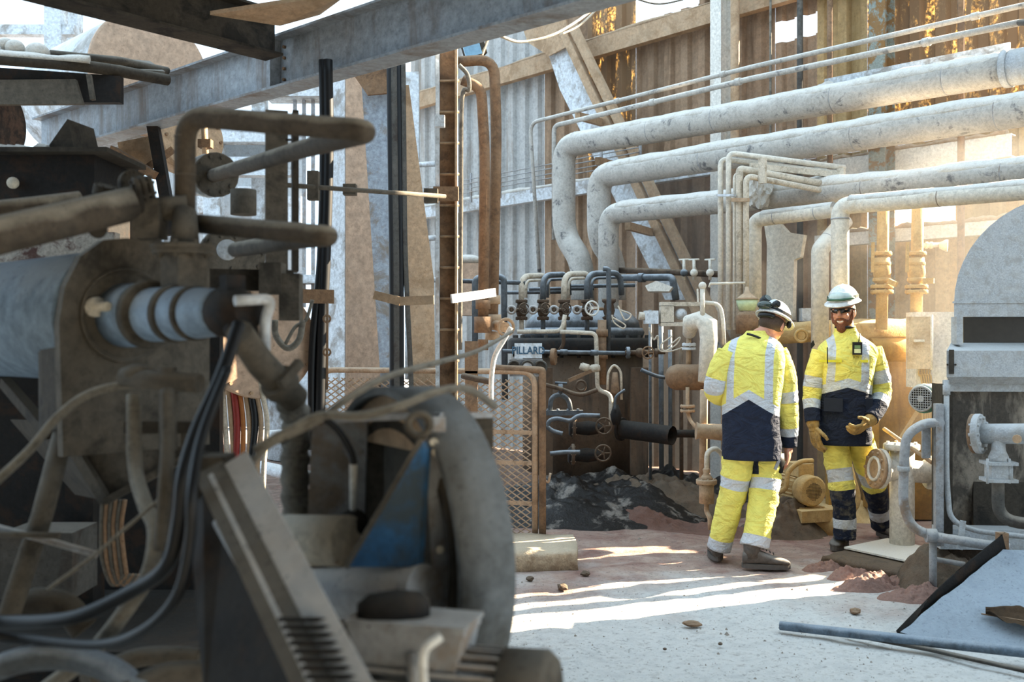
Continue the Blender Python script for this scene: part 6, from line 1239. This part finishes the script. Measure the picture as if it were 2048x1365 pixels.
# sloped frame
t = thing('sloped_frame', 'heavy pale sloped steel frame member in the near foreground', 'frame', P(700, 1500, 1.5))
fa_, fb_ = P(440, 960, 2.0), P(680, 1450, 1.5); fd_ = (fb_-fa_).normalized(); fs_ = V((.85, -.25, .35)); 
part(t, 'frame_web', MB().bar(fa_, fb_, .06, .10, V((-.25, -.75, .6))), M_fore); part(t, 'top_flange', MB().bar(fa_+V((.03, -.045, .035)), fb_+V((.03, -.045, .035)), .085, .012, V((-.2, -.75, .6))), M_steel)
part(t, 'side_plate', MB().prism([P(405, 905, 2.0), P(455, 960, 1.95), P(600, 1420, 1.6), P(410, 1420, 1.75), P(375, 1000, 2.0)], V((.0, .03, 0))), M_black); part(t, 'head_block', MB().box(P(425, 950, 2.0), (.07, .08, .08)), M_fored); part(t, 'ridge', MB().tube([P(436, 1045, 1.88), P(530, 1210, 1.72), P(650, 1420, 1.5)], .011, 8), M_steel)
for k in range(9):
    q = fa_+(fb_-fa_)*(.70+.028*k)+V((.028, -.055, .042)); part(t, 'louver', MB().bar(q-V((.045, .0, 0)), q+V((.035, .0, .0)), .007, .006), M_black)
# blower
qn = V((-.85, -.53, 0)).normalized(); BC = P(768, 1105, 2.2); BR = .365
t = thing('blower_housing', 'round blower housing with wide grey rim band', 'blower', V((BC.x, BC.y, BC.z-BR)))
part(t, 'rim_band', MB().lathe(BC, -qn, [(-.005, BR*.95), (-.005, BR), (.115, BR), (.115, BR*.95), (-.005, BR*.95)], 72, False), dusty('band_grey', '#6a6e70', '#46443f', dust='#8d8e8c', scale=4, all_=.2, top=.5))
part(t, 'back_disc', MB().lathe(BC-qn*.10, -qn, [(0, .2), (0, BR*.96), (.012, BR*.96), (.012, .2)], 60, False), M_fore)
xa_ = V((.53, -.85, 0)); cap = [BC-qn*.015+xa_*(BR*.955*math.cos(a))+UP*(BR*.955*math.sin(a)) for a in [math.radians(42+96*k/20) for k in range(21)]]
part(t, 'arch_plate', MB().prism(cap, -qn*.012), M_tan)
part(t, 'inner_arch', MB().torus(BC-qn*.03, qn, BR*.78, .02, 48, 8), M_fored); part(t, 'scroll_plate', MB().lathe(BC-qn*.06, -qn, [(0, .02), (0, BR*.8), (.01, BR*.8)], 48, False), M_fore)
t2 = thing('bearing_frame', 'dark plate frame with blue gusset inside the blower rim', 'frame', P(780, 1250, 2.3))
part(t2, 'top_plate', MB().prism([P(612, 836, 2.15), P(880, 826, 2.05), P(986, 826, 2.35), P(700, 820, 2.6)], -UP*.012), M_steel); part(t2, 'rear_plate', MB().prism([P(700, 832, 2.34), P(986, 826, 2.36), P(986, 900, 2.36), P(972, 1240, 2.36), P(700, 1240, 2.34)], V((0, .02, 0))), M_fore); part(t2, 'left_plate', MB().prism([P(625, 835, 2.28), P(735, 832, 2.28), P(728, 1040, 2.28), P(615, 1030, 2.28)], V((0, .015, 0))), M_steel)  # top plate takes lighter steel to stand for light on its edge
part(t2, 'upright_flange', MB().prism([P(848, 835, 2.0), P(890, 835, 2.02), P(905, 1230, 2.02), P(868, 1230, 2.0)], V((0, .02, 0))), M_steel); part(t2, 'bolt_eye', MB().torus(P(838, 850, 1.99), V((.2, -1, 0)), .022, .008, 20, 8), M_fore)
part(t2, 'blue_gusset', MB().prism([P(842, 885, 1.97), P(850, 900, 1.97), P(835, 1135, 1.95), P(690, 1135, 1.95), P(705, 1105, 1.96)], V((.01, .02, 0))), M_blue, label='blue painted triangular gusset'); part(t2, 'gusset_edge', MB().bar(P(842, 880, 1.965), P(692, 1135, 1.945), .014, .01), M_fore)
for (x_, y_) in ((868, 885), (872, 905), (880, 1100)): part(t2, 'bolt', MB().cyl(P(x_, y_, 2.0), P(x_, y_, 1.985), .009, seg=6), M_cream)
t = thing('cream_motor', 'cream painted cylinder with brown stains behind the sloped frame', 'motor', P(620, 1140, 2.15)); part(t, 'shell', MB().tube([P(575, 1080, 2.2), P(698, 1084, 2.1)], .055, 26), M_cream); part(t, 'end_cap', MB().tube([P(540, 1078, 2.24), P(566, 1080, 2.21)], .05, 24), M_cream); part(t, 'dark_joint', MB().tube([P(560, 1079, 2.215), P(580, 1080, 2.2)], .047, 24), M_black); part(t, 'gland', MB().ball(P(706, 1050, 2.15), (.035, .03, .035)), M_black); part(t, 'foot', MB().box(P(640, 1150, 2.15), (.2, .1, .03)), M_steel)
t = thing('shaft_casing', 'grey shaft casing below the cream cylinder', 'casing', P(700, 1230, 2.0)); part(t, 'tube_shell', MB().tube([P(600, 1190, 2.15), P(850, 1185, 1.95)], .055, 24), M_steel); part(t, 'under_box', MB().box(P(700, 1275, 2.1), (.22, .12, .12)), M_fored)
hose('black cable dropping into the gland by the left plate', [(560, 885, 2.1), (630, 838, 2.1), (670, 855, 2.1), (700, 900, 2.1), (708, 930, 2.1)], .0075, M_rubber, 'cable', 'black_cable')
solo('white_connector', 'white plastic cable connector inside the blower frame', 'connector', MB().tube([P(707, 928, 2.1), P(706, 1020, 2.12)], [.0085, .007], 10), M_white)
hose('grey cable draped over the blower rim toward the lit fittings', [(1024, 664, 4.4), (960, 700, 3.4), (880, 724, 2.6), (780, 752, 2.15), (700, 795, 2.0), (630, 845, 2.0), (540, 890, 2.0), (500, 930, 2.0)], .0075, M_cable, 'cable', 'grey_cable')
hose('lower grey cable arching across the blower rim', [(988, 812, 2.3), (940, 780, 2.1), (880, 782, 1.98), (800, 812, 1.92), (720, 832, 1.92), (640, 832, 1.95), (580, 860, 1.95), (510, 900, 1.95)], .0085, M_cable, 'cable', 'grey_cable')
hose('sunlit white cable hanging below the rusty pipe fittings', [(1022, 655, 5.35), (1008, 680, 5.35), (990, 712, 5.35), (983, 755, 5.35), (982, 800, 5.35)], .014, M_white, 'cable', 'white_cable')
# bottom motor
md = V((.96, -.26, 0)).normalized(); m0 = P(735, 1378, 1.75)
t = thing('drive_motor', 'finned electric drive motor with terminal box at the bottom', 'motor', m0-UP*.1); part(t, 'stator', MB().lathe(m0, md, [(0, .075), (.26, .075)], 30), M_bluepipe); part(t, 'fan_cowl', MB().lathe(m0+md*.25, md, [(0, .09), (.07, .092), (.085, .08), (.09, .03)], 32), M_fore)
mx_, my_ = frame(md)
for k in range(26):
    a = 2*PI*k/26; d_ = mx_*math.cos(a)+my_*math.sin(a); part(t, 'cooling_fin', MB().bar(m0+d_*.08, m0+md*.25+d_*.08, .004, .018, d_), M_steel)
bx = P(830, 1282, 1.72); tb = part(t, 'terminal_box', MB().rings([[bx+md*(sx*w_)+UP*z_+md.cross(UP)*(sy*.05) for sx, sy in ((-1, -1), (1, -1), (1, 1), (-1, 1))] for z_, w_ in ((-.05, .085), (.02, .10), (.024, .104), (.036, .104))], smooth=False), M_steel); part(tb, 'box_lid', MB().box(bx+UP*.04, (.215, .108, .008), (md, md.cross(UP), UP)), M_steel); part(tb, 'cable_gland', MB().tube([bx+V((0, -.05, -.01)), bx+V((.01, -.09, -.05)), bx+V((.015, -.095, -.11))], .012, 10), M_steel)
solo('gland_boot', 'black rubber boot lying over the terminal box', 'boot', MB().lathe(P(715, 1232, 1.72), V((1, .1, .02)), [(0, .02), (.02, .036), (.07, .042), (.11, .036), (.125, .02)], 18), M_black)
hose('white lead in front of the terminal box', [(880, 1275, 1.6), (850, 1300, 1.58), (846, 1340, 1.58), (850, 1390, 1.58)], .008, M_white, 'cable', 'white_cable')
# hanging cable loom in the sun
for i in range(9):
    x0 = 432+10*i; hose(['first', 'second', 'third', 'fourth', 'fifth', 'sixth', 'seventh', 'eighth', 'ninth'][i]+' strand from the left of the sunlit hanging cable loom', [(x0+(3 if i % 2 else -4), 640, 4.9), (x0+2, 740, 4.9), (x0+6+2*i, 840, 4.9), (x0+10+3*(i % 3), 930, 4.88), (x0+14, 1010, 4.88)], .012 if i % 3 else .017, (M_amber, M_ltcable, M_tan, M_red, M_amber, M_tan, M_rubber, M_tan, M_ltcable)[i], 'cable', 'loom_cable')
# upper left
t = thing('rear_drum', 'big tan disc ended drum behind the long I-beam', 'drum', P(290, 250, 7.6)); rd = V((.72, -.69, 0)).normalized(); rc = P(300, 150, 7.6); part(t, 'drum_shell', MB().lathe(rc-rd*1.4, rd, [(0, .47), (1.39, .47)], 48), M_pale); part(t, 'end_disc', MB().lathe(rc-rd*.01, rd, [(0, .478), (.03, .478), (.032, .46)], 48), M_column)
t = thing('bolted_disc', 'tan bolted disc under the long I-beam', 'disc', P(390, 345, 6.6)); bc_ = P(385, 278, 7.3); part(t, 'disc', MB().lathe(bc_, rd, [(-.2, .24), (.02, .24)], 40), M_tan)
for k in range(12):
    a = 2*PI*k/12; x_, y_ = frame(rd); part(t, 'bolt', MB().cyl(bc_+rd*.02+(x_*math.cos(a)+y_*math.sin(a))*.215, bc_+rd*.035+(x_*math.cos(a)+y_*math.sin(a))*.215, .012, seg=6), M_brown)
part(t, 'shaft_rod', MB().tube([P(408, 240, 6.2), P(412, 335, 6.2)], .02, 10), M_tan); part(t, 'shaft_nut', MB().box(P(411, 288, 6.2), (.08, .06, .05)), M_brown)
t = thing('upper_platform', 'dusty platform edge with dark panels at the upper left', 'platform', P(120, 210, 5.2)); part(t, 'top_rail', MB().tube(fillet([P(-500, 80, 4.8), P(180, 132, 5.2), P(335, 160, 5.6)], .2), .032, 12), M_fored); lump_dust(t, [P(-500, 80, 4.8), P(180, 132, 5.2)], .032, M_dustpile, h=.03); part(t, 'upper_rail', MB().tube([P(100, 108, 5.3), P(240, 122, 5.5), P(335, 142, 5.8)], .022, 10), M_fore)
part(t, 'dark_panel', MB().prism([P(-500, 100, 4.9), P(240, 152, 5.3), P(240, 205, 5.3), P(-500, 205, 4.9)], V((0, .05, 0))), M_black); part(t, 'tan_panel', MB().prism([P(-500, 165, 4.85), P(150, 158, 5.2), P(165, 208, 5.2), P(-500, 212, 4.85)], V((0, .03, 0))), M_fore); part(t, 'rib', MB().bar(P(178, 150, 5.15), P(186, 200, 5.15), .02, .03, V((0, 1, 0))), M_fore); part(t, 'deck_plate', MB().prism([P(-500, 88, 4.9), P(330, 150, 5.6), P(300, 128, 6.6), P(-500, 60, 6.4)], UP*.02), M_fore)
for i, (px, py, s_) in enumerate(((75, 104, .06), (30, 95, .05), (12, 88, .04))): part(t, 'dust_lump', MB().ball(P(px, py, 5.2), (s_, s_, s_*.8), 12, 8), M_dustpile)
t = thing('crusher_box', 'black steel box with dusty top ledge at the left edge', 'box', P(100, 480, 4.3)); part(t, 'box_body', MB().box(P(-130, 405, 4.5), (1.65, .5, .38)), M_black); part(t, 'lid_edge', MB().box(P(-130, 318, 4.4), (1.7, .45, .02)), M_fored); dust_crust(t, P(-40, 312, 4.35), P(110, 314, 4.35), .3, .06); part(t, 'plate_stop', MB().prism([P(88, 305, 4.3), P(135, 238, 4.3), P(150, 305, 4.3)], V((.03, .2, 0))), M_fored); part(t, 'rivet', MB().ball(P(26, 366, 4.22), .025), M_cream)
t = thing('rust_drum', 'mottled rusty drum side at the left edge under the platform', 'drum', P(40, 300, 5.2)); part(t, 'shell', MB().lathe(P(-520, 265, 5.6), V((1, -.15, 0)), [(0, .2), (1.62, .2), (1.64, .17)], 30), dusty('mottled_rust', '#5a4438', '#2c2420', dust='#8d8175', scale=9, stain_lo=.45, stain_hi=.55))
t = thing('rust_bracket', 'rusty angle bracket and dark leg under the long I-beam', 'bracket', P(310, 420, 6.4)); part(t, 'angle', MB().bar(P(225, 300, 6.5), P(312, 352, 6.4), .06, .05), M_brown); part(t, 'angle', MB().bar(P(255, 365, 6.45), P(345, 300, 6.6), .05, .05), M_brown); part(t, 'dark_leg', MB().bar(P(306, 248, 6.44), P(345, 470, 6.44), .07, .06, V((0, 1, 0))), M_black); part(t, 'gusset', MB().prism([P(235, 285, 6.55), P(310, 270, 6.55), P(300, 340, 6.55), P(250, 375, 6.55)], V((0, .02, 0))), M_tan)
# ================================================================== OUTSIDE, BEYOND THE OPEN SIDE
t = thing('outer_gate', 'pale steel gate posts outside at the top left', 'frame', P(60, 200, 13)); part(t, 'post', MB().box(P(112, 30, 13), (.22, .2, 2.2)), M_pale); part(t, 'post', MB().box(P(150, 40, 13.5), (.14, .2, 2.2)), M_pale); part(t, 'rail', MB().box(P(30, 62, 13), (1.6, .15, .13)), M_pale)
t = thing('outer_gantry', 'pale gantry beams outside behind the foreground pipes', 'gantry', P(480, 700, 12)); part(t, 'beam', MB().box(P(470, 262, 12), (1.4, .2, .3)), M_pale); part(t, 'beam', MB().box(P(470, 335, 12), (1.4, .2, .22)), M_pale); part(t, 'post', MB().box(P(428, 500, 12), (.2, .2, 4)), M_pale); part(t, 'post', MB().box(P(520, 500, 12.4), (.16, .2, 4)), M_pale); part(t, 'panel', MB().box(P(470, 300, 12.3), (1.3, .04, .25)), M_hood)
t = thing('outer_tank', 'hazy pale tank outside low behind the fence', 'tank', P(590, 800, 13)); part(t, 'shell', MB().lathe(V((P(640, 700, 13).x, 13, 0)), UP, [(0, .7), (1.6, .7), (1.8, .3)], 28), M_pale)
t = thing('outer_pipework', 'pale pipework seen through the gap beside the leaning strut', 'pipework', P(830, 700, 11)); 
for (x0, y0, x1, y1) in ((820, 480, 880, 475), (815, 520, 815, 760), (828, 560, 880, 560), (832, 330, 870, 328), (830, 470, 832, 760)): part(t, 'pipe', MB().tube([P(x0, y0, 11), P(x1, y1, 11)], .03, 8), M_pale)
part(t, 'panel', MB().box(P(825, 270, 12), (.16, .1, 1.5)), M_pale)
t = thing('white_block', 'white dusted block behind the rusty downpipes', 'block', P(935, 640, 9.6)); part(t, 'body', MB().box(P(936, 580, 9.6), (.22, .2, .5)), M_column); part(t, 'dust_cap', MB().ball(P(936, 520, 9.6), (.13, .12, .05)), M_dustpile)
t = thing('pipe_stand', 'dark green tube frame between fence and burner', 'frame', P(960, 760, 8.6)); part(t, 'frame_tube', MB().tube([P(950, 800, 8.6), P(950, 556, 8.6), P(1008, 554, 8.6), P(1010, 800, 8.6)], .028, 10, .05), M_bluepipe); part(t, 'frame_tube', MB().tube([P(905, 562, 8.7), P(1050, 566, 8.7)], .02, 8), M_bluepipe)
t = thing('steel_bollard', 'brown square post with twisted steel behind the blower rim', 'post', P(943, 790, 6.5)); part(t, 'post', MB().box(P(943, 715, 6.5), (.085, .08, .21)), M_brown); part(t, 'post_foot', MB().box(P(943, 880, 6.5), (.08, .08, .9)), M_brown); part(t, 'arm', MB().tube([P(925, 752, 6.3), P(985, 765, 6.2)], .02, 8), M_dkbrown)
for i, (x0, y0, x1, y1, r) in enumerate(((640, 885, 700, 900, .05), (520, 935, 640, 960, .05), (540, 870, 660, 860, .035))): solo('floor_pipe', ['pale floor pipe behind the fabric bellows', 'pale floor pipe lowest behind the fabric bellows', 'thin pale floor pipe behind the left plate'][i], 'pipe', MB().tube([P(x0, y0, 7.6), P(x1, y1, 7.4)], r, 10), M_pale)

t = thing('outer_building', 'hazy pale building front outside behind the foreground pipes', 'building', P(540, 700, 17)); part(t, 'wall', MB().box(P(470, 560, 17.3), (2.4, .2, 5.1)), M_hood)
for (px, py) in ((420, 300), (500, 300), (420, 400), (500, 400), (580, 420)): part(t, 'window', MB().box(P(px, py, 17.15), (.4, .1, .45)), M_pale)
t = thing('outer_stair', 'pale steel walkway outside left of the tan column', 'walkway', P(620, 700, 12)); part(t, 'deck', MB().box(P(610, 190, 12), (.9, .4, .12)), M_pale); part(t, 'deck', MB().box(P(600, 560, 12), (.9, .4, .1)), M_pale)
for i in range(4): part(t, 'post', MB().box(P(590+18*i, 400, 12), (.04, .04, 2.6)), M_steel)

solo('stained_panel', 'whitish panel with dark rusty stains behind the blue-grey drum', 'panel', MB().box(P(-130, 505, 4.1), (1.5, .06, .16)), dusty('white_rust_panel', '#b5aca0', '#4a221a', dust='#cfc8bc', scale=9, stain_lo=.5, stain_hi=.6))

# ================================================================== DUST HAZE IN THE SUNLIT CORNER
g = G('dust_haze'); g.n.remove(g.bsdf)
v = g.n.new('ShaderNodeVolumeScatter'); v.inputs['Color'].default_value = (1, .97, .92, 1); v.inputs['Density'].default_value = .07; v.inputs['Anisotropy'].default_value = .45
g.l.new(v.outputs[0], g.out.inputs['Volume'])
hz = MB(); hz.prism([Q(-6.6, 7.0, .02), Q(-3.0, 6.95, .02), Q(-1.6, 8.7, .02), Q(-6.6, 8.7, .02)], UP*3.1)
solo('dust_haze', 'bright dusty haze in the sunlit corner behind the workers', 'haze', hz, g.m, kind='stuff')
